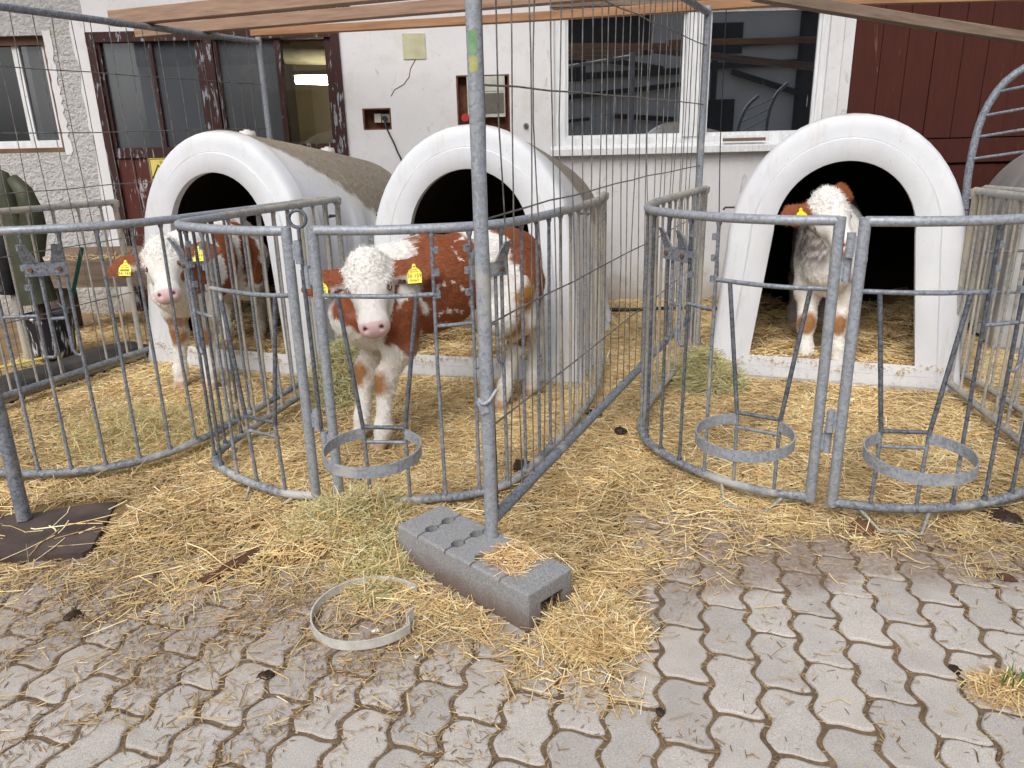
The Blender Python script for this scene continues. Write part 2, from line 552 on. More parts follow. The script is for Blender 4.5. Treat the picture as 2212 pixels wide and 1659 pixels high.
def stuff_mesh(name, V, Fq, C, mat, label=None, parent=None, kind='stuff', cat=None, smooth=False, vert_col=False):
    """V (n,3), Fq (m,4) quads or (m,3) tris, C per-face (or per-vertex) colours"""
    me = bpy.data.meshes.new(name)
    nv, nf, k = len(V), len(Fq), Fq.shape[1]
    me.vertices.add(nv)
    me.vertices.foreach_set('co', np.ascontiguousarray(V, dtype=np.float32).ravel())
    me.loops.add(nf * k)
    me.loops.foreach_set('vertex_index', np.ascontiguousarray(Fq, dtype=np.int32).ravel())
    me.polygons.add(nf)
    me.polygons.foreach_set('loop_start', np.arange(0, nf * k, k, dtype=np.int32))
    me.polygons.foreach_set('loop_total', np.full(nf, k, dtype=np.int32))
    me.update(calc_edges=True)
    at = me.attributes.new('tint', 'FLOAT_COLOR', 'POINT' if vert_col else 'FACE')
    cc = np.ones((len(C), 4), dtype=np.float32)
    cc[:, :3] = C
    at.data.foreach_set('color', cc.ravel())
    if smooth:
        me.polygons.foreach_set('use_smooth', np.ones(nf, dtype=bool))
    me.materials.append(mat)
    o = bpy.data.objects.new(name, me)
    COL.objects.link(o)
    if parent is not None:
        o.parent = parent
    if kind:
        o['kind'] = kind
    if label:
        o['label'] = label
    if cat:
        o['category'] = cat
    return o

def text_mesh(name, txt, size, M, mat, parent=None, extrude=.0004, align='CENTER'):
    c = bpy.data.curves.new(name, 'FONT')
    c.body = txt
    c.size = size
    c.align_x, c.align_y = align, 'CENTER'
    c.extrude = extrude
    c.resolution_u = 2
    t = bpy.data.objects.new(name, c)
    COL.objects.link(t)
    dg = bpy.context.evaluated_depsgraph_get()
    me = bpy.data.meshes.new_from_object(t.evaluated_get(dg))
    bpy.data.objects.remove(t)
    me.transform(Matrix.Translation(-parent_base(parent)) @ M if parent is not None else M)
    me.materials.clear()
    me.materials.append(mat)
    o = bpy.data.objects.new(name, me)
    COL.objects.link(o)
    o.parent = parent
    return o

# ================================================================== SETTING: ground, pavers
WALL_Y = 6.2
def ground():
    me = MB().add([(-40, -40, -.005), (40, -40, -.005), (40, 40, -.005), (-40, 40, -.005)], [(0, 1, 2, 3)])
    o = me.build('ground', DIRT)
    return tag(o, 'brown dirt and chaff between the paving stones', None, kind='structure')
GROUND = ground()
# litter edge in plan: straw lies beyond this line
EDGE = [(-6, 2.06), (-1.55, 2.06), (-1.27, 2.05), (-.98, 2.03), (-.76, 2.0), (-.54, 1.90), (-.28, 1.79), (-.09, 1.76),
        (.16, 1.71), (.30, 1.78), (.36, 2.00), (.42, 2.20), (.60, 2.25), (.77, 2.32), (1.04, 2.34), (1.24, 2.31), (1.44, 2.25), (1.65, 2.18), (6, 2.1)]
EX, EY = np.array([e[0] for e in EDGE]), np.array([e[1] for e in EDGE])
def edge_y(x):
    return np.interp(x, EX, EY)
def wob(x, y, k=1.0, s=0.0):
    return (np.sin(x * 7.1 * k + 1.3 + s) * np.cos(y * 6.3 * k + .4 - s) + .6 * np.sin(x * 15.7 * k - y * 11.9 * k + 2.1 + s)
            + .35 * np.sin(x * 31.0 * k + y * 27.0 * k + s) * np.cos(y * 37.0 * k - x * 9)) / 1.6
def pavers():
    ang = R(11.1)
    d = Vector((math.sin(ang), math.cos(ang), 0))
    e = Vector((math.cos(ang), -math.sin(ang), 0))
    PW, PL, J, AMP = .1245, .2255, .0125, .0105
    per = PL / 2
    def zig(t):
        x = (t / per) % 1.0
        tri = 4 * abs(x - .5) - 1
        return AMP * max(-.62, min(.62, tri)) / .62
    def S_(u):                       # cross joint S-curve
        return .007 * math.sin(2 * math.pi * (u / PW))
    def outline(inset):
        j = J / 2 + inset
        pts = []
        n = 16
        t0, t1 = -PL / 2, PL / 2
        us = [j + (PW - 2 * j) * k / 7 for k in range(8)]
        for u in us:
            pts.append((u, t0 + j + S_(u)))
        ts = [t0 + j + (t1 - t0 - 2 * j) * k / n for k in range(n + 1)]
        for t in ts[1:-1]:
            pts.append((PW - j, t + S_(PW - j) * (1 - 2 * abs(t) / PL)))
        for u in us[::-1]:
            pts.append((u, t1 - j + S_(u)))
        for t in ts[1:-1][::-1]:
            pts.append((j, t))
        return [Vector((u - PW / 2 + zig(t), t, 0)) for u, t in pts]
    def rounded(pts):
        n = len(pts)
        return [(pts[i - 1] + pts[i] * 4 + pts[(i + 1) % n]) / 6 for i in range(n)]
    o0, o1, o2 = rounded(outline(0)), rounded(outline(.0015)), rounded(outline(.006))
    rings = [[p + Vector((0, 0, -.03)) for p in o0], [p + Vector((0, 0, -.005)) for p in o0],
             [p + Vector((0, 0, -.0012)) for p in o1], [p for p in o2]]
    n = len(o0)
    mb = MB().loft(rings, True, False, True)
    me = bpy.data.meshes.new('paver')
    me.from_pydata(mb.v, [], mb.f)
    me.materials.append(PAVER)
    sm = [True] * len(me.polygons)
    sm[-1] = False
    me.polygons.foreach_set('use_smooth', sm)
    org = Vector((1.0616, 1.333, 0))
    rot = Matrix.Rotation(-ang, 4, 'Z')
    rest = []
    cnt = 0
    for i in range(-40, 41):
        for j in range(-26, 20):
            c = org + e * ((i + .5) * PW) + d * ((j + (.5 if i % 2 else 0)) * PL + .06)
            if c.y > float(edge_y(c.x)) + .50 or c.y < -.6 or abs(c.x) > 3.6:
                continue
            tilt = Matrix.Rotation(random.gauss(0, .006), 4, 'X') @ Matrix.Rotation(random.gauss(0, .006), 4, 'Y')
            loc = Matrix.Translation((c.x + random.gauss(0, .0008), c.y + random.gauss(0, .0008), max(-.0015, random.gauss(0, .0016))))
            Mx = loc @ rot @ Matrix.Rotation(random.gauss(0, .006), 4, 'Z') @ tilt
            vis = c.y > 1.18 and abs(c.x) < .25 + .78 * (c.y + .15)
            if vis and cnt < 300 and c.y < float(edge_y(c.x)) + .32:
                o = bpy.data.objects.new('paver', me)
                COL.objects.link(o)
                o.parent = GROUND
                o.matrix_local = Mx
                cnt += 1
            else:
                rest.append(Mx)
    mb2 = MB()
    for Mx in rest:
        mb2.add([Mx @ Vector(v) for v in mb.v], mb.f)
    o = mb2.build('paver_field', PAVER, GROUND)
    o['kind'] = 'stuff'
    print('pavers', cnt, len(rest))
pavers()

# ================================================================== SETTING: barn
BARN = empty('barn_building', (0, WALL_Y, 0), 'white plastered barn front with wooden door, windows and red-brown boarding', 'barn')
def holed(x0, x1, z0, z1, holes, depth, y=WALL_Y):
    xs = sorted({x0, x1, *[h[0] for h in holes], *[h[1] for h in holes]})
    zs = sorted({z0, z1, *[h[2] for h in holes], *[h[3] for h in holes]})
    mb = MB()
    for a, b in zip(xs, xs[1:]):
        for c, d in zip(zs, zs[1:]):
            mx, mz = (a + b) / 2, (c + d) / 2
            if any(h[0] < mx < h[1] and h[2] < mz < h[3] for h in holes):
                continue
            mb.add([(a, y, c), (b, y, c), (b, y, d), (a, y, d)], [(0, 1, 2, 3)])
    for h in holes:
        a, b, c, d = h[:4]
        q = y + depth
        mb.add([(a, y, c), (a, q, c), (a, q, d), (a, y, d)], [(0, 1, 2, 3)])
        mb.add([(b, y, c), (b, y, d), (b, q, d), (b, q, c)], [(0, 1, 2, 3)])
        mb.add([(a, y, c), (b, y, c), (b, q, c), (a, q, c)], [(0, 1, 2, 3)])
        mb.add([(a, y, d), (a, q, d), (b, q, d), (b, y, d)], [(0, 1, 2, 3)])
    return mb
WIN = (.37, 2.42, 1.215, 2.19)
N1 = (-1.086, -.87, 1.372, 1.528)
N2 = (-.365, .035, 1.33, 1.745)
DX0, DX1, DZ = -3.07, -1.215, 2.10
wl = holed(DX1, 2.60, -.05, 3.4, [WIN, N1, N2], .13).build('wall', PLASTER, BARN)
wl['label'] = 'white limewashed plaster wall'
wl2 = holed(DX0, DX1, DZ, 3.4, [], .13).build('wall', PLASTER, BARN)
LW = (-5.2, -3.385, 1.265, 2.09)
wl3 = holed(-7.5, DX0, -.05, 3.4, [LW], .16).build('wall', ROUGH, BARN)
wl3['label'] = 'grey-white roughcast wall left of the door'
# smooth painted bands round the left window and beside the door
def ragged(x0, x1, z0, z1, y, j):
    n = 26
    pts = [(x0 + random.uniform(-j, j), y, z0 + (z1 - z0) * k / n) for k in range(n + 1)] + [(x1 + random.uniform(-j, j) * .3, y, z1 - (z1 - z0) * k / n) for k in range(n + 1)]
    mb = MB()
    m_ = len(pts)
    for k in range(n):
        mb.add([pts[k], pts[k + 1], pts[m_ - 2 - k], pts[m_ - 1 - k]], [(0, 3, 2, 1)])
    return mb
ragged(-3.335, -3.387, 1.245, 2.12, WALL_Y - .005, .012).build('plaster_band', PLASTER, BARN)
ragged(-3.165, -3.075, 0, 2.2, WALL_Y - .006, .022).build('plaster_band', PLASTER, BARN)
def rects(name, parts, mat, parent, bev=0):
    mb = MB()
    for p in parts:
        mb.box(*p)
    return mb.build(name, mat, parent)
def window_big():
    x0, x1, z0, z1 = WIN
    y = WALL_Y
    fr = rects('window', [(x0, x0 + .09, y + .03, y + .10, z0, z1), (x1 - .05, x1, y + .031, y + .10, z0, z1),
                          (x0 + .09, x1 - .05, y + .032, y + .10, z0, z0 + .055), (x0 + .09, x1 - .05, y + .032, y + .10, z1 - .05, z1)], WHITEWOOD, BARN)
    fr['label'] = 'wide white framed window reflecting the yard'
    rects('mullion', [(1.365, 1.405, y + .012, y + .10, z0 + .055, z1 - .05), (1.409, 1.445, y + .02, y + .10, z0 + .055, z1 - .05),
                      (1.449, 1.485, y + .02, y + .10, z0 + .055, z1 - .05), (1.489, 1.53, y + .012, y + .10, z0 + .055, z1 - .05)], WHITEWOOD, fr)
    for a, b_, dy in ((x0 + .09, 1.365, 0), (1.53, x1 - .05, .0)):
        rects('pane', [(a, b_, y + .062, y + .068, z0 + .055, z1 - .05)], GLASS_WIN, fr)
        rects('sash', [(a, a + .022, y + .05, y + .075, z0 + .055, z1 - .05), (b_ - .022, b_, y + .05, y + .075, z0 + .055, z1 - .05),
                       (a + .022, b_ - .022, y + .051, y + .075, z0 + .055, z0 + .08)], WHITEWOOD, fr)
    sill = MB()
    sill.add([(x0 - .03, y - .07, 1.195), (x1 + .1, y - .07, 1.195), (x1 + .1, y + .03, 1.222), (x0 - .03, y + .03, 1.222),
              (x0 - .03, y - .07, 1.15), (x1 + .1, y - .07, 1.15), (x1 + .1, y + .03, 1.15), (x0 - .03, y + .03, 1.15)],
             [(0, 1, 2, 3), (4, 7, 6, 5), (0, 4, 5, 1), (1, 5, 6, 2), (2, 6, 7, 3), (3, 7, 4, 0)])
    sill.build('sill', WHITEWOOD, fr)
    # thin white corner board towards the red boarding
    rects('corner_board', [(x1 + .10, 2.595, y - .02, y, 1.23, 2.35)], PLASTER, BARN)
    rects('lintel_board', [(x0 - .02, x1 + .02, y - .03, y + .02, 2.19, 2.25)], WOOD_GREY, BARN)
window_big()
def left_window():
    x0, x1, z0, z1 = LW
    y = WALL_Y
    fr = rects('window', [(x1 - .045, x1, y + .05, y + .13, z0, z1), (x0, x1 - .045, y + .051, y + .13, z0, z0 + .035), (x0, x1 - .045, y + .051, y + .13, z1 - .06, z1)], WOOD_TRIM, BARN)
    fr['label'] = 'brown framed window in the roughcast wall'
    rects('sash', [(x1 - .30, x1 - .25, y + .08, y + .12, z0 + .09, z1 - .06), (x0, x1 - .045, y + .08, y + .12, z0 + .035, z0 + .09),
                   (x1 - .075, x1 - .045, y + .08, y + .12, z0 + .09, z1 - .06)], WHITEWOOD, fr)
    rects('pane', [(x0, x1 - .30, y + .10, y + .105, z0 + .09, z1 - .06)], GLASS_DARK, fr)
    rects('pane', [(x1 - .25, x1 - .075, y + .10, y + .105, z0 + .09, z1 - .06)], GLASS_DOOR, fr)
left_window()
def door():
    y = WALL_Y
    d = rects('door_frame', [(DX0, DX0 + .06, y - .02, y + .12, 0, DZ), (DX1 - .06, DX1, y - .02, y + .12, 0, DZ), (DX0 + .06, DX1 - .06, y - .018, y + .12, DZ - .07, DZ)], DOORFRAME, BARN)
    d['label'] = 'peeling dark frame of the double door'
    leaves = ((-3.01, -2.215, ((-2.985, -2.63), (-2.605, -2.29))), (-2.15, -1.275, ((-2.125, -1.70), (-1.66, -1.33))))
    for li, (a, b_, panes) in enumerate(leaves):
        zb = 1.285
        pr = []
        xs = [a] + [v for p_ in panes for v in p_] + [b_]
        for k in range(0, len(xs), 2):
            pr.append((xs[k], xs[k + 1], y + .0 + .002 * k, y + .06, zb, DZ - .07))
        pr.append((a, b_, y - .004, y + .062, zb - .075, zb))
        leaf = rects('door', pr, DOORFRAME, BARN)
        leaf['label'] = 'left door leaf with dusty glass' if li == 0 else 'right door leaf with a lit lamp behind its glass'
        for k, (p0, p1) in enumerate(panes):
            g = GLASS_CLR if (li == 1 and k == 1) else GLASS_DOOR
            rects('pane', [(p0, p1, y + .03, y + .035, zb, DZ - .07)], g, leaf)
        n = 6
        for k in range(n):
            u0 = a + (b_ - a) * k / n
            u1 = a + (b_ - a) * (k + 1) / n - .005
            rects('board', [(u0, u1, y + .012 + .002 * (k % 2), y + .055, .05, zb - .075)], DOORPAINT, leaf)
    rects('meeting_stile', [(-2.213, -2.152, y - .025, y + .05, .05, DZ - .07)], DOORFRAME, BARN)
    rects('lintel_board', [(DX0 + .9, DX1 + .1, y - .03, y - .001, 2.17, 2.235)], DOORFRAME, BARN)
door()
def room():
    y0, y1 = WALL_Y + .13, 8.9
    mb = MB()
    mb.add([(-3.6, y1, 0), (-.6, y1, 0), (-.6, y1, 2.5), (-3.6, y1, 2.5)], [(0, 1, 2, 3)])
    mb.add([(-3.6, y0, 2.5), (-.6, y0, 2.5), (-.6, y1, 2.5), (-3.6, y1, 2.5)], [(0, 1, 2, 3)])
    mb.add([(-3.6, y0, 0), (-3.6, y1, 0), (-3.6, y1, 2.5), (-3.6, y0, 2.5)], [(0, 1, 2, 3)])
    mb.add([(-.6, y0, 0), (-.6, y1, 0), (-.6, y1, 2.5), (-.6, y0, 2.5)], [(0, 1, 2, 3)])
    mb.add([(-3.6, y0, .0), (-.6, y0, .0), (-.6, y1, .0), (-3.6, y1, .0)], [(0, 1, 2, 3)])
    mb.build('room', ROOMW, BARN)
    # partition so that only the right door leaf looks into the lit milking room
    rects('partition', [(-2.32, -2.26, y0 + .02, y1 - .01, 0, 2.5)], FACD, BARN)
    lampf = rects('lamp_housing', [(-2.06, -1.35, 8.05, 8.13, 1.90, 1.94)], BOXGREY, BARN)
    t = MB().tube([(-2.04, 8.09, 1.865), (-1.37, 8.09, 1.825)], .042, 10).build('lamp_tube', TUBE, lampf)
    MB().tube([(-2.2, 8.4, 2.12), (-.9, 8.4, 2.06)], .09, 12).build('pipe', BOXGREY, BARN, True)
room()
def red_wall():
    x0, y = 2.602, WALL_Y
    xs = [x0]
    k = 0
    while xs[-1] < 5.6:
        xs.append(xs[-1] + [.205, .195, .2, .21, .19][k % 5])
        k += 1
    for a, b_ in zip(xs, xs[1:]):
        dy = random.uniform(-.004, .004)
        rects('board', [(a + .003, b_ - .003, y + dy - .012, y + .02, 1.215, 3.3)], REDBOARD, BARN)
        rects('board', [(a + .003, b_ - .003, y + dy - .010, y + .02, -.03, 1.01)], REDBOARD, BARN)
    rects('rail_board', [(x0, xs[-1], y - .03, y + .02, 1.03, 1.205)], REDBOARD, BARN)
    rects('backing', [(x0, xs[-1], y + .022, y + .03, 0, 3.3)], FACD, BARN)
red_wall()
def shade_eave():
    # unseen roof overhang, added to cut the light falling from above
    y = WALL_Y
    mb = MB()
    mb.add([(-8, y, 3.4), (6, y, 3.4), (6, y - .7, 3.25), (-8, y - .7, 3.25), (-8, y, 3.5), (6, y, 3.5), (6, y - .7, 3.35), (-8, y - .7, 3.35)],
           [(0, 1, 2, 3), (4, 7, 6, 5), (0, 4, 5, 1), (1, 5, 6, 2), (2, 6, 7, 3), (3, 7, 4, 0)])
    mb.build('roof', WOOD_GREY, BARN)
shade_eave()
def niches():
    y = WALL_Y
    for i, N in enumerate((N1, N2)):
        q = y + .10 - .015 * i
        rects('niche', [(N[0] + .001, N[1] - .001, q, q + .03, N[2] + .001, N[3] - .001), (N[0] + .001, N[0] + .012, y + .004, q, N[2] + .001, N[3] - .001), (N[1] - .012, N[1] - .001, y + .004, q, N[2] + .001, N[3] - .001),
                        (N[0] + .012, N[1] - .012, y + .004, q, N[2] + .001, N[2] + .01), (N[0] + .012, N[1] - .012, y + .004, q, N[3] - .01, N[3] - .001)], NICHE, BARN)
    s = rects('wall_socket', [(-1.005, -.955, y + .045, y + .098, 1.425, 1.49)], BOXGREY, None)
    s2 = rects('socket_outlet', [(-.95, -.89, y + .055, y + .098, 1.425, 1.487)], BOXGREY, s)
    MB().tube([(-.925, y + .054, 1.455), (-.925, y + .02, 1.455)], .02, 10).build('plug', BLACK, s)
    tag(s, 'small grey socket outlets in the lower left wall niche', 'socket')
    c = MB().tube(catmull([(-.925, y + .02, 1.45), (-.915, y - .01, 1.40), (-.88, y - .02, 1.32), (-.84, y - .025, 1.22), (-.79, y - .025, 1.0), (-.76, y - .03, .1)], .03), .006, 6).build('power_cable', BLACK, None, True)
    tag(c, 'black power cable hanging from the wall socket', 'cable')
    mbx = rects('meter_box', [(-.285, .0, y - .005, y + .08, 1.445, 1.735)], BOXGREY, None)
    rects('front_panel', [(-.24, -.01, y - .012, y - .006, 1.475, 1.615)], BOXDARK, mbx)
    rects('front_panel', [(-.24, -.01, y - .010, y - .006, 1.63, 1.715)], BOXGREY, mbx)
    MB().tube([(-.305, y + .03, 1.44), (-.305, y - .03, 1.445)], .03, 10).build('plug', REDPL, mbx)
    tag(mbx, 'grey electrical box with dark front in the larger wall niche', 'electrical box')
    pl = rects('cover_plate', [(-.748, -.58, y - .008, y, 1.865, 2.04)], PATCH, None)
    tag(pl, 'square olive-yellow cover plate with cracks on the white wall', 'cover plate')
    cr = MB()
    cp = [(-.66, 1.86), (-.70, 1.80), (-.715, 1.74), (-.76, 1.69), (-.83, 1.655), (-.86, 1.61)]
    for (a, b_), (c_, d_) in zip(cp, cp[1:]):
        cr.tube([(a, y, b_), (c_, y, d_)], .0035, 4)
    cr.build('plaster_crack', NICHE, BARN)
    kn = MB().tube([(.155, y, 1.375), (.155, y - .02, 1.375)], [.022, .016], 12).build('wall_bolt', GALV_D, None)
    MB().tube([(.155, y - .02, 1.375), (.155, y - .028, 1.375)], .009, 8).build('bolt_head', RUST, kn)
    tag(kn, 'small round metal bolt on the wall left of the window', 'bolt')
    pl2 = rects('wood_stick', [(1.66, 1.98, y - .06, y - .03, 1.226, 1.25)], WOOD_GREY, None)
    tag(pl2, 'short weathered stick lying on the window sill', 'stick')
    # yellow warning sign on the left door leaf
    sg = rects('warning_sign', [(-2.757, -2.47, y - .012, y + .008, 1.02, 1.205)], PVC_Y, None)
    tag(sg, 'yellow warning sign with black triangle on the red-brown door', 'sign')
    tri = MB()
    import itertools
    def tri2(r, yy):
        cx, cz = -2.69, 1.09
        return [(cx + r * math.sin(t), yy, cz + r * math.cos(t) - .0) for t in (0, 2.0944, 4.18879)]
    o3, i3 = tri2(.072, y - .0135), tri2(.055, y - .0135)
    tri.add(o3 + i3, [(0, 1, 4, 3), (1, 2, 5, 4), (2, 0, 3, 5)])
    tri.box(-2.695, -2.685, y - .0137, y - .0133, 1.085, 1.12)
    tri.box(-2.695, -2.685, y - .0137, y - .0133, 1.068, 1.077)
    tri.build('warning_triangle', INK, sg)
    text_mesh('lettering', 'Die Autom', .026, Matrix.Translation((-2.615, y - .0135, 1.172)) @ Matrix.Rotation(R(90), 4, 'X'), INK, sg)
    bd = MB()
    for q in ((-2.752, -2.475, 1.196, 1.201), (-2.752, -2.475, 1.024, 1.029), (-2.752, -2.747, 1.029, 1.196), (-2.480, -2.475, 1.029, 1.196)):
        bd.box(q[0], q[1], y - .0132, y - .0122, q[2], q[3])
    bd.build('sign_border', INK, sg)
niches()
# ---- house across the yard (seen only as the reflection in the window)
def farmhouse():
    Y = -8.0
    h = empty('farmhouse', (3, Y, 0), 'white farmhouse with dark timbers across the yard, mirrored in the window', 'house')
    rects('wall', [(-9, 7.25, Y - .4, Y, 0, 5.2)], FACW, h)
    rects('roof', [(-9.6, 8.2, Y - .5, Y + .9, 5.2, 5.5)], FACD, h)
    rects('gable_boarding', [(-9, 3.6, Y + .002, Y + .05, 3.02, 5.2)], FACD, h)
    for q in ((5.0, 5.85, 3.0, 3.7), (4.75, 5.75, 1.15, 1.95), (1.3, 2.0, 2.45, 3.0), (-2.5, -1.3, 1.2, 2.4), (-6, -4.8, 1.2, 2.4)):
        rects('window', [(q[0], q[1], Y + .003, Y + .06, q[2], q[3])], FACD, h)
    def beam(a, b_, t):
        A, B = Vector((a[0], Y + .12, a[1])), Vector((b_[0], Y + .12, b_[1]))
        L = (B - A).length
        an = math.atan2(B.z - A.z, B.x - A.x)
        M = Matrix.Translation(A) @ Matrix.Rotation(-an, 4, 'Y')
        mb = MB().box(0, L, -.05 + .004 * len(h.children), .05 + .004 * len(h.children), -t / 2, t / 2, M)
        mb.build('beam', FACD, h)
    beam((5.85, 3.22), (7.45, 3.28), .15)
    beam((4.5, 2.72), (7.6, 2.76), .15)
    beam((5.17, 1.9), (5.17, 3.1), .13)
    beam((5.6, 2.58), (7.6, 1.95), .13)
    beam((1.3, 2.06), (4.4, 2.32), .11)
    beam((2.0, 3.0), (3.9, 2.68), .12)
    beam((1.9, 2.56), (4.3, 2.62), .15)
    beam((1.3, 1.5), (2.1, 1.56), .08)
    beam((2.7, 1.62), (4.2, 1.5), .12)
    rects('post', [(7.28, 7.75, Y - .1, Y + .25, 0, 5.2)], FACD, h)
    t = empty('yard_tree', (9.3, -9.5, 0), 'green bushy tree beside the house across the yard', 'tree')
    MB().tube([(9.3, -9.5, 0), (9.35, -9.5, 1.2), (9.3, -9.45, 3.2)], [.14, .11, .05], 10).build('trunk', WOOD_DARK, t, True)
    n = 5000
    c = rng.normal(0, 1, (n, 3))
    c /= np.linalg.norm(c, axis=1)[:, None]
    c *= (rng.random(n) ** .4)[:, None] * np.array([1.5, 1.2, 1.6])
    c += np.array([0, 0, 2.6])
    q = rng.normal(0, .11, (n, 4, 3)) + c[:, None, :]
    V = q.reshape(-1, 3)
    F = np.arange(n * 4).reshape(n, 4)
    C = np.tile(np.array([.06, .10, .025]), (n, 1)) * rng.uniform(.5, 1.6, (n, 1))
    stuff_mesh('crown', V, F, C, HAIR, parent=t, kind=None)
farmhouse()

# ================================================================== straw
PAL = np.array([[.60, .40, .13], [.52, .32, .09], [.72, .54, .24], [.40, .22, .06], [.80, .66, .38], [.64, .46, .18], [.30, .16, .05]])
PALP = np.array([.24, .20, .18, .12, .08, .12, .06])
PAL = PAL * .78 + np.array([.60, .50, .33]) * .22
HAYP = np.array([[.40, .36, .14], [.48, .43, .18], [.31, .30, .11], [.56, .48, .24], [.33, .26, .11], [.60, .54, .33]])
def blades(x, y, z, L, wd, pitch_sd, pal, pp=None, kink=.25, tone=None):
    n = len(x)
    yaw = rng.uniform(0, 2 * np.pi, n)
    pit = rng.normal(0, pitch_sd, n)
    dx = np.stack([np.cos(yaw) * np.cos(pit), np.sin(yaw) * np.cos(pit), np.sin(pit)], 1)
    sx = np.stack([-np.sin(yaw), np.cos(yaw), np.zeros(n)], 1)
    roll = rng.normal(0, .5, n)
    upv = np.cross(dx, sx)
    sd = sx * np.cos(roll)[:, None] + upv * np.sin(roll)[:, None]
    un = np.cross(dx, sd)
    c = np.stack([x, y, z], 1)
    mid = c + dx * (rng.uniform(-.25, .25, n) * L)[:, None] + rng.normal(0, 1, (n, 3)) * (L * np.where(rng.random(n) < .3, .13, .03) * kink * 3)[:, None] * np.array([1, 1, .5])
    a, b = c - dx * (L / 2)[:, None], c + dx * (L / 2)[:, None]
    h = (wd / 2)[:, None]
    def tri(p):
        return [p - sd * h, p + un * h * .9, p + sd * h]
    V = np.stack(tri(a) + tri(mid) + tri(b), 1).reshape(-1, 3)
    V[:, 2] = np.maximum(V[:, 2], .001)
    i = np.arange(n)[:, None] * 9
    F = np.concatenate([i + np.array([[0, 3, 4, 1]]), i + np.array([[1, 4, 5, 2]]), i + np.array([[3, 6, 7, 4]]), i + np.array([[4, 7, 8, 5]])], 1).reshape(-1, 4)
    k = rng.choice(len(pal), n, p=pp)
    C = pal[k] * rng.uniform(.92, 1.42, (n, 1)) * np.array([1.05, 1.08, 1.20])
    if tone is not None:
        C = C * tone[:, None]
    return V, F, np.repeat(np.clip(C, 0, .95), 4, 0)
def bed_h(x, y):
    """height of the litter surface"""
    e = edge_y(x)
    t = np.clip((y - e + .10 * wob(x, y, .8)) / .35, -1, 1.6)
    h = -.022 + .026 * t
    pen = np.clip((y - 2.65) / .5, 0, 1)
    h = h - pen * .020
    h = h + .009 * wob(x, y, 1.0, .7) * np.clip(t + .3, 0, 1)
    # thin trodden patch between the pens and the right-hand slurry
    g = np.exp(-((x - .52) / .26) ** 2 - ((y - 2.47) / .17) ** 2)
    h = h - .035 * g
    # heap round the end of the concrete foot and the spill by the gate
    h = h + .022 * np.exp(-((x - .21) / .12) ** 2 - ((y - 1.84) / .12) ** 2)
    h = h + .05 * np.exp(-((x + .52) / .20) ** 2 - ((y - 2.42) / .16) ** 2)
    return h
def straw_bed():
    xs = np.linspace(-4.2, 4.2, 281)
    ys = np.linspace(1.55, 6.19, 156)
    X, Y = np.meshgrid(xs, ys)
    Z = bed_h(X, Y) - .004
    V = np.stack([X, Y, Z], -1).reshape(-1, 3)
    nx = len(xs)
    i, j = np.meshgrid(np.arange(len(ys) - 1), np.arange(nx - 1), indexing='ij')
    a = (i * nx + j).ravel()
    F = np.stack([a, a + 1, a + nx + 1, a + nx], 1)
    o = stuff_mesh('straw_bed', V, F, np.full((len(F), 3), .3), BED, 'matted base of trodden straw and chaff over the yard', kind='stuff', smooth=True)
straw_bed()
BLOCKC = Vector((-.113, 2.108, 0))
BLOCK_E = Vector((.715, -.699, 0)).normalized()
BLOCK_P = Vector((.699, .715, 0)).normalized()
def not_in_block(x, y):
    u = (x - BLOCKC.x) * BLOCK_E.x + (y - BLOCKC.y) * BLOCK_E.y
    v = (x - BLOCKC.x) * BLOCK_P.x + (y - BLOCKC.y) * BLOCK_P.y
    return ~((np.abs(u) < .31) & (np.abs(v) < .125))
HUTCHES = [(-1.701, 4.451, .346, .017), (-.232, 4.167, .248, .015), (1.698, 3.927, .346, .02), (3.50, 4.25, .36, .03)]
def in_hutch(x, y):
    r = np.zeros(len(x), bool)
    for X, Y, th, z0 in HUTCHES:
        c, s = math.cos(th), math.sin(th)
        lx = (x - X) * c - (y - Y) * s
        ly = (x - X) * s + (y - Y) * c
        r |= (np.abs(lx) < .62) & (ly > .0) & (ly < 1.8)
    return r
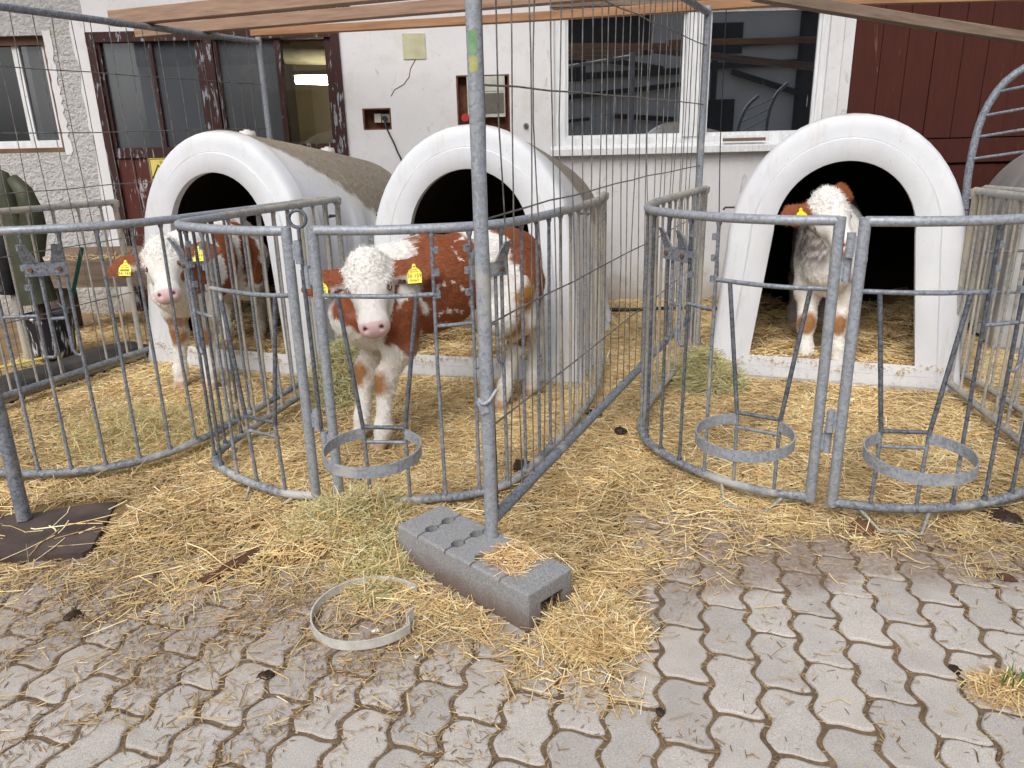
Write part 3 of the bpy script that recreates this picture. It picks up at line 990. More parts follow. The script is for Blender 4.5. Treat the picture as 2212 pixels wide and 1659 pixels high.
def litter():
    N = 250000
    # more stalks where they are near and seen large
    x = rng.uniform(-3.2, 3.0, N)
    y = 1.45 + (6.15 - 1.45) * rng.random(N) ** 1.4
    e = edge_y(x)
    t = (y - e + .16 * wob(x, y, 1.1, 2.0)) / .30
    left = np.clip((-.1 - x) / .3, 0, 1)
    p = np.clip(.35 + .75 * t, 0, 1) * (1 - left) + left * np.clip(.15 + .40 * t, 0, 1)
    p = np.maximum(p, left * .030 * (y > 1.5) + .004)
    g = np.exp(-((x - .55) / .32) ** 2 - ((y - 2.42) / .20) ** 2)
    p *= 1 - .72 * g
    keep = (rng.random(N) < p) & not_in_block(x, y) & ~in_hutch(x, y) & (np.abs(x) < .9 + .72 * y)
    keep &= ~((x < -1.45) & (y < 2.70) & (y > 2.26))            # the board carrying the post
    x, y = x[keep], y[keep]
    n = len(x)
    hz = np.maximum(bed_h(x, y), .001)
    z = hz + np.abs(rng.normal(0, .009, n)) * (1 - .35 * np.clip((y - 2.8) / .6, 0, 1)) + .002
    far = np.clip((y - 2) / 2.5, 0, 1)
    L = rng.gamma(3.2, .021, n) + .015
    L = np.minimum(L, .24)
    thin = np.clip(1 - (y - edge_y(x) + .12) / .28, 0, 1)
    L = L * (1 - .35 * thin)
    wd = rng.uniform(.0016, .0036, n) + .0016 * far
    sunk = np.clip((z - hz) / .02, 0, 1)
    tone = np.clip(.98 + .30 * wob(x, y, .55, 3.0) + .12 * wob(x, y, 2.2, 1.0), .62, 1.18) * rng.uniform(.85, 1.1, n) * (1 - .22 * thin * (rng.random(n) < .7))
    V, F, C = blades(x, y, z, L, wd, .16, PAL, PALP, tone=tone)
    print('straw', n)
    stuff_mesh('straw_litter', V, F, C, STRAW, 'loose golden straw scattered over the yard and in the pens')
    # chaff crumbs in the joints and over the stones
    N = 70000
    x = rng.uniform(-1.9, 1.7, N)
    y = rng.uniform(1.22, 2.4, N)
    e = edge_y(x)
    left = np.clip((.35 - x) / 1.0, 0, 1)
    p = .05 + .55 * left * np.clip(1 - (e - y) / .85, 0, 1) + .5 * np.clip(1 - np.abs(e - y) / .22, 0, 1)
    p *= np.clip(.5 + .9 * wob(x, y, 1.6, 5.0), .08, 1)
    k = (rng.random(N) < p) & not_in_block(x, y)
    x, y = x[k], y[k]
    n = len(x)
    V, F, C = blades(x, y, np.full(n, .0035) + rng.random(n) * .003, rng.uniform(.006, .03, n), rng.uniform(.0015, .0035, n), .05,
                     np.array([[.24, .15, .07], [.34, .22, .10], [.16, .10, .05], [.48, .34, .15]]), None)
    stuff_mesh('chaff_crumbs', V, F, C, STRAW, 'short brown chaff crumbs on the paving stones')
litter()
def joint_chaff():
    # bits that collect in the paving joints: laid along the zigzag lines
    ang = R(11.1)
    d = np.array([math.sin(ang), math.cos(ang)])
    e = np.array([math.cos(ang), -math.sin(ang)])
    n = 9000
    i = rng.integers(-24, 12, n)
    t = rng.uniform(-.6, 1.6, n)
    per, AMP = .2255 / 2, .0105
    xx = ((t) / per) % 1
    zz = AMP * np.clip(4 * np.abs(xx - .5) - 1, -.62, .62) / .62
    p = np.array([1.0616, 1.333]) + np.outer(i * .1245 + zz + rng.normal(0, .0035, n), e) + np.outer(t + .06, d)
    k = (p[:, 1] > 1.15) & (p[:, 1] < edge_y(p[:, 0]) + .1) & (rng.random(n) < .6)
    p = p[k]
    n = len(p)
    V, F, C = blades(p[:, 0], p[:, 1], np.full(n, -.003) + rng.random(n) * .005, rng.uniform(.006, .026, n), rng.uniform(.0015, .003, n), .15,
                     np.array([[.22, .14, .07], [.34, .22, .10], [.13, .08, .04], [.50, .36, .16]]), None)
    V[:, 2] = np.maximum(V[:, 2] - .001, -.004)
    stuff_mesh('joint_chaff', V, F, C, STRAW, 'chaff lodged in the joints between the paving stones')
joint_chaff()
def hay(name, label, cx, cy, rx, ry, h, n, pal=HAYP, L0=.05, L1=.16):
    a = rng.uniform(0, 2 * np.pi, n)
    q = rng.random(n) ** .6
    x, y = cx + np.cos(a) * q * rx, cy + np.sin(a) * q * ry
    top = h * np.clip(1 - q ** 1.6, 0, 1) * (1 + .25 * wob(x, y, 2.0))
    z = np.maximum(bed_h(x, y), 0) + top * (1 - .5 * rng.random(n) ** 2) + .004
    V, F, C = blades(x, y, z, rng.uniform(L0, L1, n), rng.uniform(.0018, .0034, n), .42, pal, None, kink=.8)
    stuff_mesh(name, V, F, C, STRAW, label)
hay('hay_pile', 'small heap of green-yellow hay at the corner of the right pen', 1.06, 4.02, .20, .26, .17, 4200)
hay('hay_pile', 'heap of greenish hay between the left and middle hutch', -.93, 4.12, .22, .42, .24, 5200)
hay('hay_pile', 'flat spill of dull hay in front of the middle gate posts', -.60, 2.50, .22, .18, .045, 1500, np.vstack([HAYP, PAL[:3]]))
hay('hay_pile', 'thin hay strewn beside the concrete foot and loose ring', -.44, 2.22, .15, .22, .03, 1000, np.vstack([HAYP, PAL[:3]]))
hay('hay_pile', 'trodden greenish hay inside the left pen', -1.72, 3.45, .55, .45, .05, 3000, np.vstack([HAYP[:4], PAL[:4]]))
hay('hay_pile', 'loose straw heap round the open end of the concrete foot', .215, 1.84, .15, .13, .03, 1000, PAL[:6])
hay('straw_tuft', 'dead straw around the grass tuft at the right edge', 1.20, 1.56, .09, .07, .02, 260, PAL[:4], .03, .09)

# ================================================================== hutches
WB, WT, ZC, HT = .635, .58, .685, 1.37
OB, OT, OZC, OHT, ZS, LEAN = .425, .338, .78, 1.142, .12, .071
def prof(wb, wt, zc, ht, zs, n_side=10, n_arc=28, n_bot=12):
    """closed front outline, starting bottom left, going up and over, then along the bottom"""
    p = []
    w0 = wb + (wt - wb) * zs / zc
    for k in range(n_side):
        z = zs + (zc - zs) * k / n_side
        p.append((-(wb + (wt - wb) * z / zc), z))
    for k in range(n_arc + 1):
        t = math.pi * k / n_arc
        p.append((-wt * math.cos(t), zc + (ht - zc) * math.sin(t)))
    for k in range(1, n_side + 1):
        z = zc - (zc - zs) * k / n_side
        p.append(((wb + (wt - wb) * z / zc), z))
    for k in range(1, n_bot):
        p.append((w0 - 2 * w0 * k / n_bot, zs))
    return p
PO = prof(WB, WT, ZC, HT, 0)
PI_ = prof(OB, OT, OZC, OHT, ZS)
NS = 10 + 29 + 10                # points that belong to the arch (not the bottom)
def make_hutch(name, X, Y, th, z0, label, mat, length=1.68, vents=True):
    root = empty(name, (X, Y, z0), label, 'calf hutch', 'calf hutches along the barn wall', -th)
    def ring(q, y, soft=0.0):
        out = []
        for (xo, zo), (xi, zi) in zip(PO, PI_):
            x, z = xo + (xi - xo) * q, zo + (zi - zo) * q
            e = min(1, zo / .22)
            yy = y * (.06 + .94 * e * e * (3 - 2 * e))
            out.append((x, yy + LEAN * z, z))
        return out
    def drop(rg):                   # the front apron runs down to the ground
        return [(x, y - LEAN * z, -z0 - .004) if z < .001 else (x, y, z) for x, y, z in rg]
    mb = MB().loft([ring(1.0, .05), ring(1.0, .003)], True)
    mb.loft([ring(1.0, .003), ring(.99, .0), ring(.53, .0)], True)
    mb.loft([ring(.53, .0), ring(.515, .012), ring(.495, .013)], True)
    mb.loft([ring(.495, .011), ring(.30, .010), ring(.15, .012), ring(.085, .019), ring(.045, .031), ring(.018, .050), ring(.004, .078), drop(ring(0, .115))], True)
    face = mb.build('front_face', mat, root, True, base=(0, 0, 0))
    face.parent = root
    # body: arch only (open to the ground)
    def sec(y):
        t = y / length
        ws, hs_ = 1.0 - .07 * t, 1.0 - .17 * t ** 1.2
        rib = 0.0
        for c in (.30, .56, .84, 1.12, 1.38):
            rib = max(rib, 1 - min(1, abs(y - c) / .075) ** 4) if abs(y - c) < .075 else rib
        out = []
        for x, z in PO[:NS]:
            zz = z * hs_
            a = max(0, min(1, (1.0 - z) / .18))
            fl = .05 * max(0, 1 - z / .16) ** 2 if y > .2 else 0
            k = ws + fl - rib * .035 * a
            yl = y + LEAN * z * (1 - .5 * t)
            out.append((x * k, yl, zz))
        return out
    ys = [.108, .16, .215] + list(np.arange(.225, length - .10, .022)) + [length - .10]
    rb = [drop(ring(0, .115))[:NS]] + [sec(y) for y in ys[1:]]
    last = rb[-1]
    for k, dy in ((.96, .05), (.86, .085), (.6, .10), (.2, .105)):
        rb.append([(x * k, y + dy, min(z, z * k + (1 - k) * .35)) for x, y, z in last])
    sh = MB().loft(rb, False).build('shell', mat, root, True, base=(0, 0, 0))
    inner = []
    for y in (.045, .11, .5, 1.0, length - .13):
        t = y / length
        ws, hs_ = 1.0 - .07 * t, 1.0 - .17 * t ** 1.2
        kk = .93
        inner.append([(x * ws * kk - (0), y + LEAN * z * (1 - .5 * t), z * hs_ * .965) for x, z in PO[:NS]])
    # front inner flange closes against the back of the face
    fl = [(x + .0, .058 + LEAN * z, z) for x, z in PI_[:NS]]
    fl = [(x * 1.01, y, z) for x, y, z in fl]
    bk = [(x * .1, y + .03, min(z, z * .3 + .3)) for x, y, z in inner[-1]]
    MB().loft([fl] + inner[1:] + [bk], False).build('dark_inner_skin', HUTCH_IN, root, True, base=(0, 0, 0))  # added dark skin that keeps the opening near black
    # moulded seam and small fittings
    top = [(0, y + LEAN * HT, HT * (1 - .17 * (y / length) ** 1.2) + .0) for y in np.linspace(.11, .6, 12)]
    if vents:
        for y in (.36, 1.22):
            z = HT * (1 - .17 * (y / length) ** 1.2)
            v = MB().tube([(.0, y + .08, z - .01), (.0, y + .08, z + .012), (.0, y + .08, z + .03)], [.05, .05, .043], 18).build('vent_cap', CAPW, root, False, base=(0, 0, 0))
            MB().tube([(0, y + .08, z + .03), (0, y + .08, z + .038)], .018, 10).build('cap_knob', CAPW, v, False, base=(0, 0, 0))
    for sx in (-1, 1):
        zb = .88
        xw = (WT) * 1.0
        b = MB().tube([(sx * (xw + .035), .26, zb), (sx * (xw + .035), .36, zb), (sx * (xw - .02), .37, zb)], .006, 6)
        b.build('hook', BLACK, root, False, base=(0, 0, 0))
    return root
H_L = make_hutch('calf_hutch', *HUTCHES[0], 'white arched calf hutch on the left with brown-stained roof and two vent caps', HUTCH)
H_C = make_hutch('calf_hutch', *HUTCHES[1], 'white arched calf hutch in the middle, behind the brown and white calf', HUTCH, vents=False)
H_R = make_hutch('calf_hutch', *HUTCHES[2], 'clean white arched calf hutch on the right in front of the red-brown boarding', HUTCH, vents=False)
H_4 = make_hutch('calf_hutch', *HUTCHES[3], 'grey calf hutch half hidden behind bars at the right edge', HUTCH_G, vents=False)
# moulded lettering on the flank of the left hutch
text_mesh('lettering', 'CALF', .11, Matrix.Translation((.552, .92, .70)) @ Matrix.Rotation(R(90), 4, 'Z') @ Matrix.Rotation(R(82), 4, 'X'), CAPW, None, .004).parent = H_L
# bedding inside each hutch
def bedding():
    for i, (X, Y, th, z0) in enumerate(HUTCHES[:3]):
        c, s = math.cos(th), math.sin(th)
        n = 9000
        lx, ly = rng.uniform(-.55, .55, n), .03 + 1.3 * rng.random(n) ** 1.6
        hz = .10 + .05 * wob(lx * 2, ly * 2, .7, i) + .10 * ly * (np.abs(lx) / .5) ** 2 + z0 - .01 + (.05 * np.clip(lx, 0, 1) if i == 1 else 0)
        hz = np.minimum(hz, .095 + z0 + .28 * ly)
        z = hz + np.abs(rng.normal(0, .012, n))
        x, y = X + lx * c + ly * s, Y - lx * s + ly * c
        V, F, C = blades(x, y, z, rng.uniform(.03, .12, n), rng.uniform(.0028, .005, n), .2, PAL, PALP)
        stuff_mesh('straw_bedding', V, F, C, STRAW, ('straw bedding inside the left hutch', 'straw bedding inside the middle hutch', 'straw bedding inside the right hutch')[i])
        g = np.linspace(-.56, .56, 24)
        gy = np.linspace(.06, 1.5, 30)
        LX, LY = np.meshgrid(g, gy)
        H = .10 + .05 * wob(LX * 2, LY * 2, .7, i) + .10 * LY * (np.abs(LX) / .5) ** 2 + z0 - .022
        H = np.minimum(H, .08 + z0 + .28 * LY)
        V = np.stack([X + LX * c + LY * s, Y - LX * s + LY * c, H], -1).reshape(-1, 3)
        a = (np.arange(29)[:, None] * 24 + np.arange(23)[None]).ravel()
        F = np.stack([a, a + 1, a + 25, a + 24], 1)
        stuff_mesh('straw_bed', V, F, np.full((len(F), 3), .3), BED, ('matted straw floor of the left hutch', 'matted straw floor of the middle hutch', 'matted straw floor of the right hutch')[i], smooth=True)
bedding()

# ================================================================== calf pens
def ztop(y):
    return 1.048 - .023 * (y - 2.5)
ZB = .062
def pen_half(root, pts, outside, hanger=True, ring=True, forks=True, bars_from=.64, gap=.128, dark=(), old_from=9.0, mirror_gate=False, gate=True, feet=True):
    """one bent half of a calf pen: gate post at the start of the plan curve"""
    P = Path(pts)
    zt = lambda d: ztop(P.at(d).y)
    MB().tube(P.line(zt), .0165, 10).build('top_rail', GALV, root, True)
    MB().tube(P.line(ZB), .0165, 10).build('bottom_rail', GALV_LOW, root, True)
    if old_from < P.L:
        MB().tube([v + Vector((0, 0, .0015)) for v in P.line(zt, old_from)], .0168, 10).build('top_rail_end', GALV_OLD, root, True)
        MB().tube([v + Vector((0, 0, .0015)) for v in P.line(ZB, old_from)], .0168, 10).build('bottom_rail_end', GALV_OLD, root, True)
    def V(d, z, off=0.0):
        q = P.at(d)
        t = P.tan(d)
        nrm = Vector((t.y, -t.x, 0)) * outside          # pointing out of the pen
        return Vector((q.x, q.y, z)) + nrm * off
    def bar(d, z0=None, z1=None, r=.0068, name='bar', mat=None, d2=None):
        z0 = ZB if z0 is None else z0
        z1 = zt(d) if z1 is None else z1
        mt = mat or (GALV_DRK if any(a <= d <= b for a, b in dark) else (GALV_OLD if d > old_from else GALV_D))
        a, b_ = V(d, z0), V(d if d2 is None else d2, z1)
        j = random.gauss(0, .0025)
        mid = (a + b_) / 2 + Vector((j, j, 0))
        u = (b_ - a).normalized()
        w1, w2 = .016 + r * .9, .024 + r * 1.2          # weld collars where the bar meets the rails
        return MB().tube([a, a + u * w1, a + u * w2, mid, b_ - u * w2, b_ - u * w1, b_], [r * 1.7, r * 1.55, r, r, r, r * 1.55, r * 1.7], 7).build(name, mt, root, True)
    def hbar(d0, d1, z, r=.0068, name='cross_bar', mat=None):
        n = max(2, int((d1 - d0) / .04))
        return MB().tube([V(d0 + (d1 - d0) * k / n, z) for k in range(n + 1)], r, 7).build(name, mat or GALV_D, root, True)
    if gate:
        MB().tube([V(.0, ZB - .012), V(.0, zt(0) + .012)], .0185, 12).build('gate_post', GALV, root, True)
    if hanger:
        hbar(.0, .40, .825, .0085)
        for a, b_ in ((.068, .125), (.345, .275)):
            MB().tube([V(a, .825), V(b_, .345, .012)], .008, 7).build('hanger_bar', GALV_DRK, root, True)
            MB().tube([V(b_, .355, .012), V(b_, ZB)], .0068, 7).build('bar', GALV_D, root, True)
        MB().tube([V(.118, .352, .010), V(.282, .352, .010)], .0075, 7).build('cross_bar', GALV_DRK, root, True)
        MB().tube([V(.118, .295, .008), V(.282, .295, .008)], .0068, 7).build('cross_bar', GALV_D, root, True)
        if ring:
            c = V(.20, 0, .153)
            t = P.tan(.20)
            nrm = Vector((t.y, -t.x, 0)) * outside
            rr = .166
            a0 = math.asin(.078 / rr)
            pr = []
            for k in range(49):
                a = a0 + (2 * math.pi - 2 * a0) * k / 48
                dirv = -nrm * math.cos(a) + t * math.sin(a)
                sg = .004 * math.sin(a)
                po, pi2 = c + dirv * rr, c + dirv * (rr - .005)
                droop = -.012 * (1 - math.cos(a)) / 2
                pr.append([po + Vector((0, 0, .312 + droop)), po + Vector((0, 0, .350 + droop)), pi2 + Vector((0, 0, .350 + droop)), pi2 + Vector((0, 0, .312 + droop))])
            MB().loft(pr, True, True, True).build('bucket_ring', GALV, root)
    if forks:
        bar(.405)
        bar(.535)
        hbar(.405, .535, .715)
        for d, sg in ((.405, 1), (.535, -1)):
            for z in (.975, .90, .825):
                a = V(d + sg * .002, z - .011, .0)
                t = P.tan(d) * sg
                nrm = Vector((P.tan(d).y, -P.tan(d).x, 0))
                mb = MB()
                q = [a + nrm * .008, a - nrm * .008, a - nrm * .008 + t * .018, a + nrm * .008 + t * .018]
                mb.loft([[v for v in q], [v + Vector((0, 0, .022)) for v in q]], True, True, True)
                mb.build('lug', GALV_D, root)
        # plate with two upturned fingers that carries a teat bucket
        d0, d1 = .530, .672
        br = MB()
        th_ = Vector((P.tan(.6).y, -P.tan(.6).x, 0)) * outside * .004
        def plate(poly):
            a = [V(d, z, .014 + o_) + th_ for d, z, o_ in poly]
            b_ = [v - th_ * 2 for v in a]
            br.loft([a, b_], True, True, True)
        plate([(d0, .868, 0), (d1, .868, 0), (d1, .918, 0), (d0, .918, 0)])
        plate([(d0, .918, 0), (d0 + .05, .918, 0), (d0 + .038, .955, .012), (d0 + .030, .988, .03), (d0 + .008, .988, .03), (d0 - .002, .955, .012)])
        plate([(d1 - .05, .918, 0), (d1, .918, 0), (d1 + .002, .955, .012), (d1 - .008, .988, .03), (d1 - .030, .988, .03), (d1 - .038, .955, .012)])
        pl = br.build('bucket_bracket', GALV_D, root)
        for d in (.552, .648):
            p0, p1 = V(d, .893, .018), V(d, .893, .026)
            MB().tube([p0, p1], .008, 8).build('bolt', RUST, pl)
        for d, s_ in ((.575, -1), (.633, 1)):
            e_ = .535 if s_ < 0 else .664
            MB().tube([V(d, .87), V(d, .575), V(d + s_ * .008, .553), V(d + s_ * .018, .548), V(e_, .552)], .0068, 7).build('fork_bar', GALV_D, root, True)
        hbar(.575, .633, .70)
        bar(.664)
        bars_from = .664 + gap
    d = bars_from
    while d < P.L - .05:
        bar(d)
        d += gap * random.uniform(.97, 1.03)
    bar(P.L - .012, ZB, zt(P.L) + .01, .016, 'end_post', GALV_OLD if old_from < P.L else GALV_D)
    if feet:
        for s0 in (.09,):
            MB().tube([V(s0, ZB - .01), V(s0 + .055, .012, .075), V(s0 + .175, .010, .085), V(s0 + .235, ZB - .01)], .0065, 6).build('foot_loop', GALV_OLD, root, True)
    # hinge sleeves on the gate post
    if gate:
        for z, s_ in ((.935, 1), (.33, 1)):
            mb = MB()
            t = P.tan(.0)
            c0 = V(0, 0) - t * .036
            zz = z - (.085 if mirror_gate else 0)
            mb.tube([c0 + Vector((0, 0, zz)), c0 + Vector((0, 0, zz + .078))], .0135, 10)
            hs_ = MB()
            nrm = Vector((t.y, -t.x, 0)) * .006
            q = [V(0, zz + .012) + nrm, V(0, zz + .012) - nrm, c0 + Vector((0, 0, zz + .012)) - nrm, c0 + Vector((0, 0, zz + .012)) + nrm]
            hs_.loft([q, [v + Vector((0, 0, .055)) for v in q]], True, True, True)
            o = mb.build('hinge_sleeve', GALV, root, True)
            hs_.build('hinge_plate', GALV, o)
    return P
PEN_C = empty('calf_pen', (-.45, 3.3, 0), 'middle galvanised calf pen holding the brown and white calf', 'calf pen', 'galvanised calf pens')
pen_half(PEN_C, [(-.655, 2.605), (-.45, 2.562), (-.28, 2.570), (-.142, 2.605), (-.02, 2.69), (.074, 2.84), (.165, 3.04), (.276, 3.30), (.426, 3.75), (.52, 4.24)], 1, old_from=1.15, ring=True, dark=((.3, .36),), mirror_gate=True)
pen_half(PEN_C, [(-.745, 2.615), (-.83, 2.63), (-.924, 2.672), (-1.084, 2.784), (-1.21, 2.905), (-1.262, 3.0), (-1.262, 3.11), (-1.215, 3.32), (-1.12, 3.72), (-.945, 4.40)], -1, ring=False, dark=((.5, .95),), old_from=1.0)
# eye bolt on top of the hinge
eb = MB()
ec = Vector((-.700, 2.605, 1.085))
eb.tube([ec + Vector((math.cos(a), .25 * math.cos(a) * 0, math.sin(a))) * .028 for a in np.linspace(0, 2 * math.pi, 25)], .0062, 8, False)
eb.tube([ec + Vector((0, 0, -.028)), ec + Vector((0, 0, -.17))], .0065, 8)
eb.tube([ec + Vector((-.002, 0, -.17)), ec + Vector((0.004, 0, -.75))], .0075, 8)
o = eb.build('hinge_pin', GALV_DRK, PEN_C, True)
o['label'] = 'long hinge pin with eye ring on top'
PEN_L = empty('calf_pen', (-2.0, 3.6, 0), 'left galvanised calf pen holding the calf with tag 56 160', 'calf pen', 'galvanised calf pens')
pen_half(PEN_L, [(-2.335, 2.955), (-2.12, 2.900), (-1.93, 2.880), (-1.76, 2.900), (-1.60, 2.965), (-1.47, 3.09), (-1.38, 3.26), (-1.335, 3.40), (-1.235, 3.72), (-1.165, 3.96), (-1.02, 4.42)], 1, ring=False, old_from=2.0)
pen_half(PEN_L, [(-2.80, 3.30), (-2.735, 3.6), (-2.655, 3.87), (-2.568, 4.06), (-2.45, 4.33), (-2.31, 4.665)], -1, hanger=False, forks=False, bars_from=.15, gap=.15, old_from=.0, gate=False, feet=False)
PEN_R = empty('calf_pen', (1.5, 3.2, 0), 'right galvanised calf pen with two bucket rings and an open gate', 'calf pen', 'galvanised calf pens')
pen_half(PEN_R, [(1.068, 2.505), (.922, 2.56), (.80, 2.655), (.69, 2.79), (.615, 2.94), (.572, 3.10), (.585, 3.28), (.66, 3.52), (.82, 3.88), (.985, 4.22), (1.155, 4.60)], -1, old_from=.95, dark=((.5, .82),), mirror_gate=True)
pen_half(PEN_R, [(1.130, 2.462), (1.278, 2.415), (1.44, 2.398), (1.61, 2.420), (1.80, 2.485), (1.98, 2.62), (2.09, 2.85), (2.15, 3.15), (2.20, 3.45), (2.26, 3.80)], 1, old_from=1.05, dark=((.4, .70),))
# second pen at the far right edge, its side panel standing close to the right pen
PEN_4 = empty('calf_pen', (2.6, 3.6, 0), 'further calf pen cut off by the right edge of the picture', 'calf pen', 'galvanised calf pens')
pen_half(PEN_4, [(2.30, 2.75), (2.33, 3.0), (2.36, 3.35), (2.39, 3.7), (2.40, 3.95)], 1, hanger=False, forks=False, bars_from=.06, gap=.115, old_from=.0, gate=False, feet=False)

# ---- curved rack at the far right
RACK = empty('hay_rack', (2.42, 3.9, 0), 'tall dark steel frame with bent top and slanting bars at the right edge', 'steel rack')
rk = catmull([(2.50, 4.12, .02), (2.44, 4.12, .5), (2.405, 4.12, .95), (2.40, 4.12, 1.15), (2.425, 4.12, 1.36), (2.50, 4.10, 1.52), (2.62, 4.05, 1.62)], .05)
MB().tube(rk, .019, 10).build('bent_tube', GALV_D, RACK, True)
for z in (.3, .47, .64, .81, .98, 1.13, 1.26, 1.38, 1.48):
    k = min(range(len(rk)), key=lambda i: abs(rk[i].z - z))
    MB().tube([rk[k], rk[k] + Vector((.55, -.75, .15))], .0075, 7).build('bar', GALV_D, RACK, True)
MB().tube([v + Vector((.55, -.75, .15)) for v in rk], .019, 10).build('bent_tube', GALV_D, RACK, True)

# ================================================================== mesh fence panels
def mesh_panel(name, label, A, d, L, z0, z1, hz, step, posts, wob_=.006, r=.0024, tops=True, rpost=.021, wire0=.05):
    root = empty(name, (A[0], A[1], 0), label, 'fence panel', 'wire mesh fence panels')
    d = Vector((d[0], d[1], 0)).normalized()
    A = Vector((A[0], A[1], 0))
    for p, (pz0, pz1) in posts:
        MB().tube([A + d * p + Vector((0, 0, pz0)), A + d * p + Vector((0, 0, pz1))], rpost, 14).build('post', GALV, root, True)
    MB().tube([A + Vector((0, 0, z1)), A + d * L + Vector((0, 0, z1))], .019, 10).build('top_tube', GALV_D, root, True)
    MB().tube([A + Vector((0, 0, z0)), A + d * L + Vector((0, 0, z0))], .019, 10).build('bottom_tube', GALV_D, root, True)
    p = wire0
    nrm = Vector((d.y, -d.x, 0))
    while p < L - .03:
        a, b_ = random.gauss(0, wob_), random.gauss(0, wob_)
        pts = []
        n = 9
        for k in range(n + 1):
            t = k / n
            off = a * math.sin(math.pi * t) + b_ * math.sin(2 * math.pi * t) + random.gauss(0, wob_ * .15)
            pts.append(A + d * (p + off) + nrm * (off * .8) + Vector((0, 0, z0 + (z1 - z0) * t)))
        MB().tube(pts, r, 5, False).build('wire', WIRE, root, True)
        p += step * random.uniform(.93, 1.07)
    for z in hz:
        n = 12
        sag = random.uniform(-.012, .012)
        pts = [A + d * (L * k / n) + Vector((0, 0, z + sag * math.sin(math.pi * k / n) + random.gauss(0, .002))) + nrm * .004 for k in range(n + 1)]
        MB().tube(pts, r * 1.25, 5, False).build('wire', WIRE, root, True)
    return root
FP = mesh_panel('mesh_fence_panel', 'wire mesh fence panel with tall pole standing in the concrete foot', (-.0755, 2.16), (.4195, .9076), 3.0, .185, 1.965,
                (1.79, 1.465, 1.115, .815, .50), .1, ((0, (.10, 2.06)), (3.0, (.0, 2.0))), .006)
# wire tie and clamp on the tall pole, paint marks
tie = MB().tube(catmull([(-.099, 2.14, .60), (-.09, 2.132, .585), (-.07, 2.133, .592), (-.045, 2.145, .625)], .01), .006, 6).build('wire_tie', GALV, FP, True)
cl = MB().box(-.012, .012, -.003, .003, -.022, .022, Matrix.Translation((-.088, 2.136, .575)) @ Matrix.Rotation(R(-20), 4, 'Y'))
cl.build('clamp_plate', GALV, FP)
def paint_mark(z0, z1, mat):
    mb = MB()
    rr = .0213
    ring = []
    for z in np.linspace(z0, z1, 6):
        ring.append([(-.0755 + rr * math.sin(a), 2.16 - rr * math.cos(a), z + random.gauss(0, .003)) for a in np.linspace(-.75, .35, 8)])
    mb.loft(ring, False)
    mb.build('paint_mark', mat, FP, True)
paint_mark(1.535, 1.595, GREENPAINT)
paint_mark(1.495, 1.533, YELPAINT)
FL = mesh_panel('mesh_fence_panel', 'slanting wire mesh fence panel on the left in front of the door', (-1.745, 5.98), (-.385, -.923), 3.5, .09, 1.985,
                (1.70, 1.40, 1.09, .78, .45), .118, ((0.0, (.05, 2.02)),), .004, wire0=.12)
# ---- tall post at the left front
PL = MB().tube([(-1.812, 2.553, .028), (-1.800, 2.553, 1.3), (-1.793, 2.553, 2.1)], .0245, 14).build('steel_post', GALV_D, None, True)
tag(PL, 'thick grey steel post standing on a dark board at the left', 'post')

# ================================================================== timber battens overhead
def batten(a, b_, w_, h_, mat, label, roll=0.0):
    A, B = Vector(a), Vector(b_)
    D = (B - A)
    L = D.length
    q = D.to_track_quat('X', 'Z').to_matrix().to_4x4()
    M = Matrix.Translation(A) @ q @ Matrix.Rotation(roll, 4, 'X')
    mb = MB()
    n = 14
    rings = []
    bow = random.gauss(0, .006)
    for k in range(n + 1):
        x = L * k / n
        dz = bow * math.sin(math.pi * k / n)
        e = .004
        rings.append([(x, -w_ / 2 + e, -h_ / 2 + dz), (x, w_ / 2 - e, -h_ / 2 + dz), (x, w_ / 2, -h_ / 2 + e + dz), (x, w_ / 2, h_ / 2 - e + dz), (x, w_ / 2 - e, h_ / 2 + dz), (x, -w_ / 2 + e, h_ / 2 + dz), (x, -w_ / 2, h_ / 2 - e + dz), (x, -w_ / 2, -h_ / 2 + e + dz)])
    mb.loft(rings, True, True, True)
    o = mb.build('timber_batten', mat, None)
    o.matrix_world = M
    return tag(o, label, 'timber', 'timber battens lying over the fence panels')
batten((-2.375, 5.18, 2.048), (1.25, 3.80, 2.06), .09, .085, WOOD_NEW, 'pale sawn batten nearest the viewer, its end on the left fence tube')
batten((-2.455, 5.68, 2.03), (1.35, 4.35, 2.045), .08, .07, WOOD_NEW, 'second pale batten, just behind the nearest one')
batten((-1.737, 5.83, 2.03), (1.75, 4.95, 2.03), .06, .052, WOOD_ORANGE, 'orange batten running past the top of the wide window')
batten((1.40, 4.72, 2.03), (3.60, 5.05, 1.735), .085, .06, WOOD_GREY, 'weathered grey batten sloping down to the right')
batten((1.45, 5.15, 2.045), (4.2, 5.15, 2.045), .06, .045, WOOD_ORANGE, 'orange batten along the top edge above the red-brown boarding')
o = MB().tube(catmull([(1.40, 5.30, 2.05), (1.405, 5.30, 1.6), (1.41, 5.29, 1.2), (1.44, 5.3, .6), (1.45, 5.3, .35)], .1), .0035, 6).build('hanging_cord', BLACK, None, True)
tag(o, 'thin black cord hanging down beside the fence post in front of the window', 'cord')

